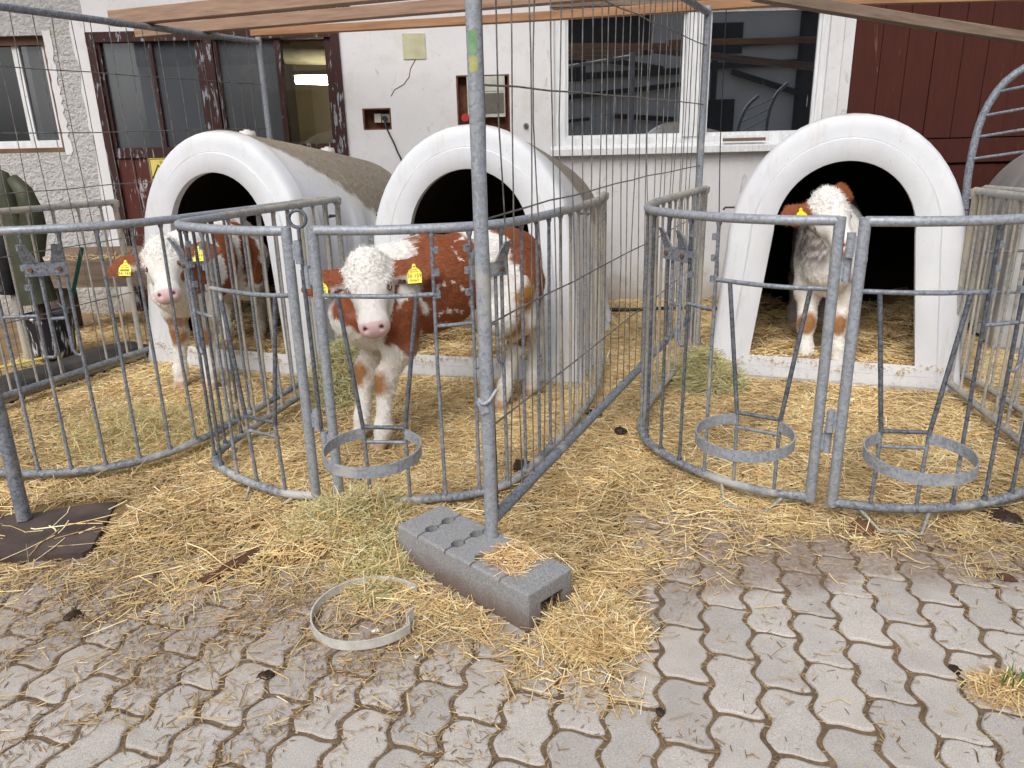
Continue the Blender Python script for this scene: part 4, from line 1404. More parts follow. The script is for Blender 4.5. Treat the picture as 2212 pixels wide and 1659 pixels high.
# ================================================================== calves
def surface_nets(D, org, h):
    nx, ny, nz = D.shape
    ins = D < 0
    cnt = np.zeros((nx - 1, ny - 1, nz - 1), np.int8)
    for dx in (0, 1):
        for dy in (0, 1):
            for dz in (0, 1):
                cnt += ins[dx:nx - 1 + dx, dy:ny - 1 + dy, dz:nz - 1 + dz]
    mix = (cnt > 0) & (cnt < 8)
    idx = np.argwhere(mix)
    num = -np.ones(mix.shape, np.int64)
    num[mix] = np.arange(len(idx))
    acc = np.zeros((len(idx), 3))
    c = np.zeros(len(idx))
    cor = [(0, 0, 0), (1, 0, 0), (0, 1, 0), (1, 1, 0), (0, 0, 1), (1, 0, 1), (0, 1, 1), (1, 1, 1)]
    val = [D[idx[:, 0] + a, idx[:, 1] + b, idx[:, 2] + e] for a, b, e in cor]
    for i in range(8):
        for j in range(i + 1, 8):
            df = [cor[j][k] - cor[i][k] for k in range(3)]
            if sum(map(abs, df)) != 1:
                continue
            va, vb = val[i], val[j]
            s = (va < 0) != (vb < 0)
            t = np.where(s, va / np.where(s, va - vb, 1), 0)
            p = np.array(cor[i])[None] + t[:, None] * np.array(df)[None]
            acc += p * s[:, None]
            c += s
    V = (idx + acc / c[:, None]) * h + org
    Q = []
    for ax in range(3):
        a1, a2 = (ax + 1) % 3, (ax + 2) % 3
        sl0, sl1 = [slice(None)] * 3, [slice(None)] * 3
        sl0[ax], sl1[ax] = slice(0, -1), slice(1, None)
        A, B = ins[tuple(sl0)], ins[tuple(sl1)]
        e = np.argwhere(A != B)
        e = e[(e[:, a1] > 0) & (e[:, a2] > 0) & (e[:, a1] < D.shape[a1] - 1) & (e[:, a2] < D.shape[a2] - 1)]
        q = []
        for o1, o2 in ((-1, -1), (0, -1), (0, 0), (-1, 0)):
            k = e.copy()
            k[:, a1] += o1
            k[:, a2] += o2
            q.append(num[k[:, 0], k[:, 1], k[:, 2]])
        q = np.stack(q, 1)
        fl = A[e[:, 0], e[:, 1], e[:, 2]]
        q[~fl] = q[~fl][:, ::-1]
        Q.append(q)
    F = np.concatenate(Q)
    return V, F[(F >= 0).all(1)]

class Field:
    def __init__(s, lo, hi, h):
        s.lo, s.h = np.array(lo), h
        s.n = np.ceil((np.array(hi) - s.lo) / h).astype(int) + 1
        s.D = np.full(s.n, .25, np.float64)
    def region(s, lo, hi):
        a = np.clip(np.floor((lo - s.lo) / s.h).astype(int), 0, s.n)
        b = np.clip(np.ceil((hi - s.lo) / s.h).astype(int) + 1, 0, s.n)
        sl = tuple(slice(x, y) for x, y in zip(a, b))
        g = np.meshgrid(*[s.lo[i] + s.h * np.arange(a[i], b[i]) for i in range(3)], indexing='ij')
        return sl, np.stack(g, -1)
    def cone(s, a, b, ra, rb, k=.03, sc=None, ax=None, sub=False):
        """tapered capsule a-b; optional squash by factor sc along unit axis ax"""
        a, b = np.array(a, float), np.array(b, float)
        m = max(ra, rb) * (max(1, sc) if sc else 1) + k + 2 * s.h
        sl, P = s.region(np.minimum(a, b) - m, np.maximum(a, b) + m)
        if P.size == 0:
            return
        d = b - a
        q = P - a
        if sc:
            ax = np.array(ax) / np.linalg.norm(ax)
            q = q + ((q @ ax)[..., None] - 0) * ax * (1 / sc - 1)
            d = d + (d @ ax) * ax * (1 / sc - 1)
        L2 = max(d @ d, 1e-9)
        t = np.clip((q @ d) / L2, 0, 1)
        dist = np.linalg.norm(q - t[..., None] * d, axis=-1) - (ra + (rb - ra) * t)
        if sc and sc < 1:
            dist = dist * max(sc, .35)
        cur = s.D[sl]
        if sub:
            e = -dist
            hh = np.clip(.5 - .5 * (cur - e) / k, 0, 1)
            s.D[sl] = cur * (1 - hh) + e * hh + k * hh * (1 - hh)
        else:
            hh = np.clip(.5 + .5 * (cur - dist) / k, 0, 1)
            s.D[sl] = cur * (1 - hh) + dist * hh - k * hh * (1 - hh)

BROWN = np.array([.265, .082, .034])
WHITE = np.array([.86, .83, .785])
CREAM = np.array([.66, .52, .36])
OCHRE = np.array([.36, .16, .04])
PINK = np.array([.80, .56, .56])
HOOF = np.array([.42, .25, .15])
ROAN = np.array([.20, .165, .16])
def fnoise(p, k, s=0.0):
    x, y, z = p[:, 0] * k, p[:, 1] * k, p[:, 2] * k
    return (np.sin(x * 1.7 + 2.1 * np.sin(y * 1.3 + s) + s) * np.cos(z * 1.9 - 1.1 * np.sin(x * .9 + 1)) + .5 * np.sin(3.9 * y + 2.7 * z + s * 2) * np.cos(4.3 * x - 1.7 * z)
            + .3 * np.sin(9.1 * x + 7.7 * z + s) * np.sin(8.3 * y - 6.1 * z)) / 1.3

def make_calf(label, base, f, centre, zt_, sc, feet, knees, poll, muzz, side, ears, coat, seed, h=.0068, tail=True, droop=0.0, tags=(), eyes=(1, 1)):
    """base: world point under the calf; f: heading; centre: trunk middle (x,y); feet/knees given in world space"""
    root = empty('calf', base, label, 'calf', 'calves in the hutch pens')
    B = np.array(base)
    f = np.array([f[0], f[1], 0.0])
    f /= np.linalg.norm(f)
    l = np.array([-f[1], f[0], 0.0])
    C = np.array([centre[0], centre[1], 0]) - np.array([B[0], B[1], 0])
    def T(x, y, z):
        return C + f * x * sc + l * y * sc + np.array([0, 0, z * zt_])
    W = lambda p: np.array(p, float) - B
    poll, muzz = W(poll), W(muzz)
    pts = [T(-.75, -.3, 0), T(.75, .3, 0), T(-.75, .3, 0), T(.75, -.3, 0), poll + .3, poll - .3, muzz + .2, muzz - .2] + [W(q) for q in feet]
    pts = np.array(pts)
    lo, hi = pts.min(0) - .08, pts.max(0) + .08
    lo[2], hi[2] = -.03, max(hi[2] - .12, 1.12 * zt_)
    F = Field(lo, hi, h)
    # trunk
    tr = [(.43, .635, .135), (.30, .665, .18), (.05, .690, .203), (-.22, .715, .19), (-.42, .735, .17), (-.53, .755, .10)]
    for (x0, z0, r0), (x1, z1, r1) in zip(tr, tr[1:]):
        F.cone(T(x0, 0, z0), T(x1, 0, z1), r0 * zt_, r1 * zt_, .05, .80, l)
    F.cone(T(.28, 0, .82), T(.10, 0, .84), .06, .05, .08)                   # withers
    F.cone(T(-.30, .075, .84), T(-.36, -.075, .84), .045, .045, .06)          # hips
    F.cone(T(.44, 0, .60), T(.40, 0, .52), .10, .07, .06)                    # brisket
    # neck
    a = (muzz - poll)
    HL = np.linalg.norm(a)
    a /= HL
    sv = np.array(side, float)
    sv -= a * (sv @ a)
    sv /= np.linalg.norm(sv)
    nv = np.cross(a, sv)
    k = HL / .335
    Hd = lambda u, n_, s_: poll + (a * u + nv * n_ + sv * s_) * k
    F.cone(T(.34, 0, .74), Hd(.06, -.13, 0), .135, .085, .06)
    F.cone(T(.42, 0, .62), Hd(.10, -.14, 0), .11, .07, .06)
    # head
    F.cone(Hd(.055, -.062, 0), Hd(.13, -.060, 0), .082 * k, .080 * k, .03, 1.10, sv)
    F.cone(Hd(.12, -.055, 0), Hd(.285, -.048, 0), .078 * k, .050 * k, .03)
    F.cone(Hd(.285, -.046, -.012), Hd(.285, -.046, .012), .050 * k, .050 * k, .02)
    F.cone(Hd(.305, -.050, -.018), Hd(.305, -.050, .018), .040 * k, .040 * k, .02)
    F.cone(Hd(.10, -.115, 0), Hd(.275, -.082, 0), .052 * k, .034 * k, .03)
    F.cone(Hd(.025, -.035, 0), Hd(.06, -.02, 0), .052 * k, .05 * k, .04)       # curly poll
    for s_ in (-1, 1):
        F.cone(Hd(.125, -.035, s_ * .066), Hd(.14, -.035, s_ * .066), .026 * k, .02 * k, .025)   # brow
        F.cone(Hd(.15, -.028, s_ * .083), Hd(.15, -.028, s_ * .09), .0135 * k, .012 * k, .008, sub=True)
        F.cone(Hd(.322, -.012, s_ * .030), Hd(.316, -.004, s_ * .040), .0085 * k, .006 * k, .008, sub=True)
        F.cone(Hd(.17, -.09, s_ * .055), Hd(.13, -.10, s_ * .06), .03 * k, .035 * k, .03)       # cheek
    # ears: leaf-shaped flat cones
    ear_pts = []
    for s_, (du, dn, ds, ln) in zip((-1, 1), ears):
        b0 = Hd(.062, -.060, s_ * .080)
        ed = (a * du + nv * dn + sv * (s_ * ds))
        ed /= np.linalg.norm(ed)
        e_n = nv - ed * (nv @ ed)
        e_n /= np.linalg.norm(e_n)
        L_ = ln * k
        F.cone(b0, b0 + ed * L_ * .25, .026, .034, .02, .55, e_n)
        F.cone(b0 + ed * L_ * .25, b0 + ed * L_ * .60, .040, .054, .012, .26, e_n)
        F.cone(b0 + ed * L_ * .60, b0 + ed * L_ * .93, .054, .024, .012, .26, e_n)
        ear_pts.append((b0, ed, e_n, L_))
    # legs: front left, front right, hind left, hind right
    for i, (ft, kn) in enumerate(zip(feet, knees)):
        sgn = 1 if i % 2 == 0 else -1
        ft, kn = W(ft), W(kn)
        if i < 2:
            sh, el = T(.30, sgn * .085, .62), T(.30, sgn * .105, .47)
            F.cone(sh, el, .100, .070, .05)
            F.cone(el, kn + (el - kn) * .12, .063, .040, .04)
            F.cone(kn + np.array([0, 0, .03]), kn - np.array([0, 0, .03]), .044, .041, .03)
            fl = ft + np.array([0, 0, .085]) + (kn - ft) * .06
            F.cone(kn, fl, .037, .031, .025)
        else:
            hp, st = T(-.38, sgn * .085, .66), T(-.27, sgn * .115, .52)
            F.cone(hp, st, .135, .095, .06)
            F.cone(T(-.47, sgn * .09, .64), T(-.44, sgn * .095, .46), .095, .065, .05)
            F.cone(st, kn + np.array([0, 0, .03]), .085, .044, .05)
            F.cone(T(-.44, sgn * .09, .46), kn + np.array([0, 0, .02]), .06, .036, .04)
            F.cone(kn + np.array([0, 0, .02]), kn - np.array([0, 0, .03]), .040, .038, .02)
            fl = ft + np.array([0, 0, .085]) + (kn - ft) * .06
            F.cone(kn, fl, .035, .030, .025)
        F.cone(fl + np.array([0, 0, .01]), fl - np.array([0, 0, .01]), .036, .036, .02)
        fwd2 = f * .022
        F.cone(fl, ft + np.array([0, 0, .04]) + fwd2 * .6, .031, .033, .02)
        for t_ in (-1, 1):
            F.cone(ft + fwd2 + l * t_ * .016 + np.array([0, 0, .034]), ft + fwd2 * 1.6 + l * t_ * .019 + np.array([0, 0, .014]), .020, .024, .008)
    if tail:
        tp = [T(-.56, 0, .80), T(-.62, .02, .70), T(-.63, .03, .52), T(-.62, .03, .40)]
        for (p0, p1), r_ in zip(zip(tp, tp[1:]), ((.03, .02), (.02, .018), (.022, .03))):
            F.cone(p0, p1, r_[0], r_[1], .02)
    V, Q = surface_nets(F.D, F.lo, h)
    # tufted coat: shallow relief along the normals, curls on the forehead
    vn = np.zeros_like(V)
    fn = np.cross(V[Q[:, 2]] - V[Q[:, 0]], V[Q[:, 3]] - V[Q[:, 1]])
    for j_ in range(4):
        np.add.at(vn, Q[:, j_], fn)
    vn /= np.linalg.norm(vn, axis=1)[:, None] + 1e-12
    hu, hn_, hs_ = ((V - poll) @ a) / k, ((V - poll) @ nv) / k, ((V - poll) @ sv) / k
    curl = np.clip((.15 - hu) / .04, 0, 1) * np.clip((hn_ + .08) / .03, 0, 1) * (np.abs(hs_) < .09) * (hu > -.06)
    facez = (hu > .10) & (np.abs(hs_) < .09) & (hn_ > -.13)
    amp = np.where(facez, .0006, .0024) * np.clip(V[:, 2] / .2, .2, 1)
    V = V + vn * ((fnoise(V * np.array([1, 1, .55]), 55, seed) * amp + fnoise(V, 95, seed + 4) * .0045 * curl))[:, None]
    # ---- coat colours, worked out from the anatomy
    q = V - C
    bx, by, bz = (q @ f) / sc, (q @ l) / sc, q[:, 2] / zt_
    nz = fnoise(V, 14, seed) * .5 + fnoise(V, 31, seed + 2) * .3
    col = np.tile(WHITE, (len(V), 1))
    du, dn, dsd = ((V - poll) @ a) / k, ((V - poll) @ nv) / k, ((V - poll) @ sv) / k
    tt = np.clip(du, 0.0, .32)
    head = np.sqrt((dn + .055) ** 2 + dsd ** 2 + (du - tt) ** 2) < (.112 - .10 * tt)
    def paint(mask, c, soft=1.0):
        m_ = np.clip(mask, 0, 1)[:, None] * soft
        col[:] = col * (1 - m_) + c * m_
    def blob(cx, cz, rx, rz, c=BROWN, sidefn=None, amp=.30, edge=.12):
        d_ = 1 - np.sqrt(((bx - cx) / rx) ** 2 + ((bz - cz) / rz) ** 2) + nz * amp
        m_ = np.clip(d_ / edge, 0, 1) * (~head)
        if sidefn is not None:
            m_ = m_ * sidefn(by)
        paint(m_, c)
    coat(dict(blob=blob, paint=paint, bx=bx, by=by, bz=bz, nz=nz, head=head, du=du, dn=dn, ds=dsd, V=V, col=col))
    # belly and inner legs stained cream, knees ochre, hooves horn
    low = np.clip((.50 - bz) / .10, 0, 1) * np.clip((bz - .30) / .1, 0, 1) * np.clip(.5 + nz, 0, 1)
    paint(low * (~head) * .5, CREAM)
    for i, kn in enumerate(knees):
        kk = W(kn)
        d_ = np.linalg.norm((V - kk - f * (.03 if i < 2 else -.03)) * np.array([1, 1, .8]), axis=1)
        paint(np.clip((.058 - d_ + nz * .012) / .02, 0, 1) * (1 if i < 2 else .6), OCHRE, .95)
    for ft in feet:
        ff = W(ft)
        d_ = np.linalg.norm((V - ff)[:, :2], axis=1)
        paint(np.clip((.052 - (V[:, 2] - ff[2])) / .012, 0, 1) * (d_ < .1), HOOF)
        paint(np.clip((.14 - (V[:, 2] - ff[2])) / .1, 0, 1) * (d_ < .1) * np.clip(.35 + nz, 0, .6), CREAM)
    # ears brown, whitish fringe inside
    for (b0, ed, e_n, L_) in ear_pts:
        t_ = (V - b0) @ ed
        rad = np.linalg.norm(V - b0 - t_[:, None] * ed, axis=1)
        m_ = (t_ > .012) & (t_ < L_ * 1.3) & (rad < .065)
        lower = (V - b0) @ a
        paint(m_ * np.clip((t_ - .012 + nz * .02) / .02, 0, 1), BROWN * .95)
        paint(m_ * np.clip((lower - .036 + nz * .01) / .012, 0, 1) * (t_ < L_ * .45), WHITE, .5)
    # nose
    nm = np.clip((du - .292 + nz * .006) / .008, 0, 1) * (dn > -.085) * (np.abs(dsd) < .06)
    paint(nm, PINK)
    for s_ in (-1, 1):
        nd = np.linalg.norm(np.stack([du - .318, dn + .010, dsd - s_ * .034], 1), axis=1)
        paint(np.clip((.013 - nd) / .006, 0, 1), np.array([.10, .03, .03]))
        ed_ = np.linalg.norm(np.stack([du - .15, dn + .028, dsd - s_ * .078], 1), axis=1)
        paint(np.clip((.026 - ed_) / .012, 0, 1), np.array([.50, .30, .26]), .8)
    mouth = np.clip((.004 - np.abs(dn + .088 + (du - .27) * .1)) / .003, 0, 1) * (du > .22) * (du < .335)
    paint(mouth, np.array([.30, .14, .12]), .7)
    col += (fnoise(V, 60, 3)[:, None] * .03) * col
    body = stuff_mesh('body', V, Q, np.clip(col, 0, 1), FUR, parent=root, kind=None, smooth=True, vert_col=True)
    # ---- hair: short strands over the whole coat, longer curls on the forehead
    tri = V[Q]
    cen = tri.mean(1)
    nrm = np.cross(tri[:, 2] - tri[:, 0], tri[:, 3] - tri[:, 1])
    area = np.linalg.norm(nrm, axis=1) + 1e-12
    nrm = nrm / area[:, None]
    n_h = 42000
    pick = rng.choice(len(Q), n_h, p=area / area.sum())
    w_ = rng.dirichlet((1, 1, 1, 1), n_h)
    p = (tri[pick] * w_[:, :, None]).sum(1)
    hn = nrm[pick]
    hc = col[Q[pick, 0]]
    pdu, pdn, pds = ((p - poll) @ a) / k, ((p - poll) @ nv) / k, ((p - poll) @ sv) / k
    on_head = (pdn > -.15) & (np.abs(pds) < .12) & (pdu > -.05) & (pdu < .40)
    curls = on_head & (pdu < .15) & (pdn > -.07)
    nose = on_head & (pdu > .28)
    hoof = (p[:, 2] < .055)
    flow = np.tile(-f * .8 + np.array([0, 0, -.7]), (n_h, 1))
    flow[on_head] = a * 1.0
    flow += rng.normal(0, .35, flow.shape)
    flow[curls] = rng.normal(0, 1, (curls.sum(), 3))
    flow -= hn * (flow * hn).sum(1)[:, None]
    flow /= np.linalg.norm(flow, axis=1)[:, None] + 1e-9
    Lh = rng.uniform(.010, .022, n_h)
    Lh[curls] = rng.uniform(.014, .028, curls.sum())
    Lh[on_head & ~curls] *= .55
    ok = ~nose & ~hoof
    lift = np.where(curls, .35, .22)[:, None]
    tip = p + (flow + hn * lift) * Lh[:, None]
    sdv = np.cross(flow, hn)
    wd = rng.uniform(.0007, .0014, n_h)[:, None]
    mid = p + (flow * .55 + hn * lift * .8) * Lh[:, None]
    HV = np.stack([p - sdv * wd - hn * .001, p + sdv * wd - hn * .001, mid + sdv * wd * .7, mid - sdv * wd * .7, tip], 1)[ok]
    n_ = len(HV)
    HF = np.concatenate([np.array([[0, 1, 2]]), np.array([[0, 2, 3]]), np.array([[3, 2, 4]])])[None] + np.arange(n_)[:, None, None] * 5
    hcc = np.clip(hc[ok] * rng.uniform(.82, 1.22, (n_, 1)), 0, .95)
    stuff_mesh('hair', HV.reshape(-1, 3), HF.reshape(-1, 3), np.repeat(hcc, 3, 0), HAIR, parent=root, kind='stuff')
    # ---- eyes
    for s_, on in zip((-1, 1), eyes):
        if not on:
            continue
        c = Hd(.15, -.034, s_ * .0755)
        me = bpy.data.meshes.new('eye')
        bm = bmesh.new()
        bmesh.ops.create_uvsphere(bm, u_segments=16, v_segments=10, radius=.0165 * k)
        bm.to_mesh(me)
        bm.free()
        me.polygons.foreach_set('use_smooth', [True] * len(me.polygons))
        me.materials.append(EYE)
        o = bpy.data.objects.new('eye', me)
        COL.objects.link(o)
        o.location = c
        o.parent = root
        # upper lid with lashes
        lid = MB()
        arc = []
        for t_ in np.linspace(-1.15, 1.15, 9):
            dirv = (sv * s_ * .75 + nv * .55)
            dirv /= np.linalg.norm(dirv)
            tang = a
            upd = -np.cross(tang, dirv) * s_ * -1
            arc.append(c + dirv * .0125 * k * math.cos(t_ * .6) + tang * (math.sin(t_) * .016 * k) + (-a * .0) + (nv * .004 - a * .006 * math.cos(t_)) * k)
        lid.tube(arc, .0032 * k, 6)
        lid.v = [tuple(np.array(v) + B) for v in lid.v]
        lid.build('eyelid', FURLID, root, True)
    # ---- ear tags
    for (i, along, off, rows, w2, tilt) in tags:
        b0, ed, e_n, L_ = ear_pts[i]
        c = b0 + ed * L_ * along + e_n * .016 + B + a * .028 * k
        z_ax = Vector(nv * .9 + np.array([0, -.35, .05])).normalized()
        y_ax = Vector((0, 0, 1))
        y_ax = (y_ax - z_ax * y_ax.dot(z_ax)).normalized()
        x_ax = y_ax.cross(z_ax)
        Mt = Matrix.Identity(4)
        for r_ in range(3):
            Mt[r_][0], Mt[r_][1], Mt[r_][2], Mt[r_][3] = x_ax[r_], y_ax[r_], z_ax[r_], c[r_]
        Mt = Mt @ Matrix.Rotation(tilt, 4, 'Z')
        pl = [(-.029, -.036), (.029, -.036), (.0305, .004), (.022, .020), (.009, .030), (.007, .044), (-.007, .044), (-.009, .030), (-.022, .020), (-.0305, .004)]
        mb = MB().loft([[Mt @ Vector((x, y, -.001)) for x, y in pl], [Mt @ Vector((x, y, .001)) for x, y in pl]], True, True, True)
        tg = mb.build('ear_tag', TAG, root)
        for (txt, sz, yy) in rows:
            text_mesh('print', txt, sz, Mt @ Matrix.Translation((0, yy, .0014)), INK, tg, .0002)
        if any(r_[0].startswith('LKV') for r_ in rows) and w2:
            bc = MB()
            xx = -.022
            rr = random.Random(3)
            while xx < .021:
                ww = rr.choice((.0008, .0014, .002))
                bc.add([Mt @ Vector(v) for v in ((xx, -.012, .0014), (xx + ww, -.012, .0014), (xx + ww, -.002, .0014), (xx, -.002, .0014))], [(0, 1, 2, 3)])
                xx += ww + rr.choice((.0008, .0014))
            bc.build('print', INK, tg)
        pn = MB().tube([Mt @ Vector((0, .040, .001)), Mt @ Vector((0, .040, .006))], .006, 10)
        pn.build('tag_pin', TAG, tg)
    return root
FURLID = LID
FULL = lambda num: [('LKV BAY', .0085, .019), ('DE 09 945', .0085, .008), (num, .0215, -.024)]
NAMED = lambda num, nm: [('LKV BAY', .0075, .021), ('DE 09 945', .0075, .012), (num, .0215, -.005), (nm, .0135, -.024)]
def coat_c(k):
    b = k['blob']
    vis = lambda y: 1.0
    near = lambda y: np.clip((y + .015) / .03, 0, 1)
    b(.52, .90, .17, .15)                       # crest of the neck
    b(.46, .72, .14, .17, sidefn=near)          # near side of the neck and shoulder
    b(.29, .56, .11, .13, sidefn=lambda y: np.clip((y - .05) / .03, 0, 1))
    b(.02, .74, .20, .26)                       # big saddle
    b(.04, .56, .16, .14)
    b(-.46, .80, .14, .17)                      # rump
    b(-.54, .62, .09, .16)
    b(-.36, .93, .10, .05)
    b(-.50, .36, .06, .07)
    b(-.37, .60, .09, .10, OCHRE * 1.3, amp=.5, edge=.5)
    b(-.36, .44, .09, .08, OCHRE * 1.2, amp=.5, edge=.5)
    k['paint'](np.clip((fnoise(k['V'], 26, 9) - .72) / .1, 0, 1) * (k['bx'] < .2) * (k['bx'] > -.2) * (~k['head']), WHITE)
    ds, du = k['ds'], k['du']
    k['paint'](np.clip((-ds - .070 + k['nz'] * .006) / .006, 0, 1) * (du > .13) * (du < .27) * k['head'] * (k['dn'] < -.045), BROWN * 1.3)
make_calf('brown and white calf with curly white head, tags 56 159, standing in the middle pen', (-.31, 3.5, 0), (-.777, -.630), (-.322, 3.490), 1.0, .94,
          [(-.578, 3.185, .006), (-.690, 3.295, .006), (-.04, 3.70, .006), (.112, 3.87, .006)],
          [(-.555, 3.215, .315), (-.662, 3.325, .32), (.03, 3.81, .325), (.128, 3.91, .325)],
          (-.592, 3.155, .888), (-.548, 2.985, .598), (1, .02, .02), ((.16, -.12, 1.0, .20), (.12, -.15, 1.0, .21)), coat_c, 1.0,
          tags=((0, .60, 0, FULL('56 159'), 1, -.06), (1, .50, 0, NAMED('56 159', 'Erika\u2661'), 0, .05)))
def coat_l(k):
    b = k['blob']
    b(.05, .76, .10, .20)
    b(.08, .55, .10, .09)
    b(-.22, .72, .10, .22)
    b(.42, .66, .06, .09)
    V = k['V']
    fl = np.clip((.05 - np.abs(k['bz'] - .40)) / .02, 0, 1) * (k['bx'] > .2) * (k['by'] < -.01) * np.clip(.8 + k['nz'], 0, 1)
    k['paint'](fl, BROWN * 1.5)
    k['paint'](np.clip((-k['ds'] - .055 + k['nz'] * .006) / .006, 0, 1) * (k['du'] > .22) * (k['du'] < .33) * k['head'] * (k['dn'] < -.05), BROWN * 1.4)
    k['paint'](np.clip((k['ds'] - .062 + k['nz'] * .006) / .006, 0, 1) * (k['du'] > .10) * (k['du'] < .33) * k['head'] * (k['dn'] < -.05), BROWN * 1.4)
make_calf('white-headed calf with brown patches, tags 56 160, standing half out of the left hutch', (-1.72, 4.36, 0), (-.12, -.99), (-1.715, 4.385), .98, .86,
          [(-1.685, 4.12, .006), (-1.868, 4.155, .006), (-1.605, 4.80, .10), (-1.78, 4.70, .10)],
          [(-1.680, 4.14, .315), (-1.840, 4.165, .315), (-1.60, 4.90, .37), (-1.79, 4.80, .37)],
          (-1.765, 3.935, .872), (-1.688, 3.735, .612), (1, .16, -.01), ((.22, -.10, 1.0, .20), (.05, -.15, .95, .19)), coat_l, 4.0,
          tags=((0, .55, 0, FULL('56 160'), 1, -.04), (1, .45, 0, NAMED('56 160', 'orita'), 0, .03)))
def coat_r(k):
    b = k['blob']
    m = np.clip((.80 + .9 * k['nz'] + fnoise(k['V'], 60, 7) * .45), 0, 1) * np.clip((k['bz'] - .56) / .10, 0, 1) * (~k['head'])
    side = np.clip((-k['by'] + .015) / .05, 0, 1)
    k['paint'](m * np.maximum(side, .5 * (k['bx'] < .25)), ROAN)
    k['paint'](np.clip((-k['bx'] + .05) / .2, 0, 1) * (~k['head']) * .7, ROAN * .9)
make_calf('pale calf with brown ears and grey-roan shoulder looking out of the right hutch', (1.82, 4.35, 0), (-.36, -.93), (1.812, 4.350), 1.04, .88,
          [(1.772, 4.00, .075), (1.612, 4.04, .075), (1.97, 4.72, .12), (1.80, 4.76, .12)],
          [(1.762, 4.02, .325), (1.608, 4.06, .325), (1.98, 4.82, .40), (1.83, 4.85, .40)],
          (1.602, 3.93, 1.028), (1.668, 3.745, .772), (.93, .30, .14), ((.16, -.15, 1.0, .19), (-.85, -.15, .55, .15)), coat_r, 8.0,
          tags=((0, .45, 0, [], 0, 0.0),), tail=False)

# ================================================================== small things
def block():
    L, Wd, Hh = .585, .195, .132
    E3, P3 = BLOCK_E, BLOCK_P
    Mb = Matrix.Identity(4)
    for r_ in range(3):
        Mb[r_][0], Mb[r_][1], Mb[r_][2], Mb[r_][3] = E3[r_], P3[r_], (0, 0, 1)[r_], BLOCKC[r_]
    me = bpy.data.meshes.new('concrete_foot')
    bm = bmesh.new()
    bmesh.ops.create_cube(bm, size=1, matrix=Matrix.Translation((0, 0, Hh / 2)) @ Matrix.Diagonal((L, Wd, Hh, 1)))
    bmesh.ops.bevel(bm, geom=[e for e in bm.edges], offset=.012, segments=3, affect='EDGES', profile=.6)
    bm.to_mesh(me)
    bm.free()
    ob = bpy.data.objects.new('concrete_foot', me)
    COL.objects.link(ob)
    cut = bmesh.new()
    def cyl(x, y, r, z0, z1, seg=14, sx=1.0):
        bmesh.ops.create_cone(cut, cap_ends=True, segments=seg, radius1=r, radius2=r, depth=z1 - z0, matrix=Matrix.Translation((x, y, (z0 + z1) / 2)) @ Matrix.Diagonal((sx, 1, 1, 1)))
    for x, ys in ((-.185, (-.035, .035)), (-.055, (-.04, .04)), (.055, (-.045,)), (.175, (-.01,))):
        for y in ys:
            cyl(x, y, .026, .03, .2, sx=.8)
    cb = bpy.data.meshes.new('cut')
    cut.to_mesh(cb)
    cut.free()
    co = bpy.data.objects.new('cut', cb)
    COL.objects.link(co)
    md = ob.modifiers.new('b', 'BOOLEAN')
    md.object = co
    md.solver = 'EXACT'
    dg = bpy.context.evaluated_depsgraph_get()
    m1 = bpy.data.meshes.new_from_object(ob.evaluated_get(dg))
    ob.modifiers.clear()
    # second cut: hollow end, arch underneath, grooves across the top
    bpy.data.objects.remove(co)
    cut = bmesh.new()
    def cbox(x0, x1, y0, y1, z0, z1):
        bmesh.ops.create_cube(cut, size=1, matrix=Matrix.Translation(((x0 + x1) / 2, (y0 + y1) / 2, (z0 + z1) / 2)) @ Matrix.Diagonal((x1 - x0, y1 - y0, z1 - z0, 1)))
    cbox(L / 2 - .16, L / 2 + .1, -.045, .055, -.1, .082)
    cbox(.075, .165, -.03, .075, .105, .2)
    for x, d_ in ((-.185, .012), (-.055, .016), (.06, .012), (.18, .010)):
        cbox(x - .0035, x + .0035, -.12, .12, Hh - d_, .2)
    cb = bpy.data.meshes.new('cut')
    cut.to_mesh(cb)
    cut.free()
    co = bpy.data.objects.new('cut', cb)
    COL.objects.link(co)
    ob.data = m1
    md = ob.modifiers.new('b', 'BOOLEAN')
    md.object = co
    md.solver = 'EXACT'
    dg = bpy.context.evaluated_depsgraph_get()
    m2 = bpy.data.meshes.new_from_object(ob.evaluated_get(dg))
    ob.modifiers.clear()
    bpy.data.objects.remove(co)
    ob.data = m2
    m2.materials.clear()
    m2.materials.append(CONC)
    ob.matrix_world = Mb @ Matrix.Rotation(R(.8), 4, 'Y')
    tag(ob, 'grey concrete fence foot with round holes and a hollow end', 'fence foot')
    n = 420
    u, v = rng.uniform(.06, .21, n), rng.uniform(-.06, .085, n)
    pt = np.array([[*(Mb @ Vector((a, b_, 0)))[:2]] for a, b_ in zip(u, v)])
    V, F, C = blades(pt[:, 0], pt[:, 1], .118 + rng.random(n) * .022, rng.uniform(.02, .09, n), rng.uniform(.002, .0035, n), .18, PAL[:6] * np.array([1, .92, .9]), None)
    stuff_mesh('straw_tuft', V, F, C, STRAW, 'loose straw caught on top of the concrete foot')
block()
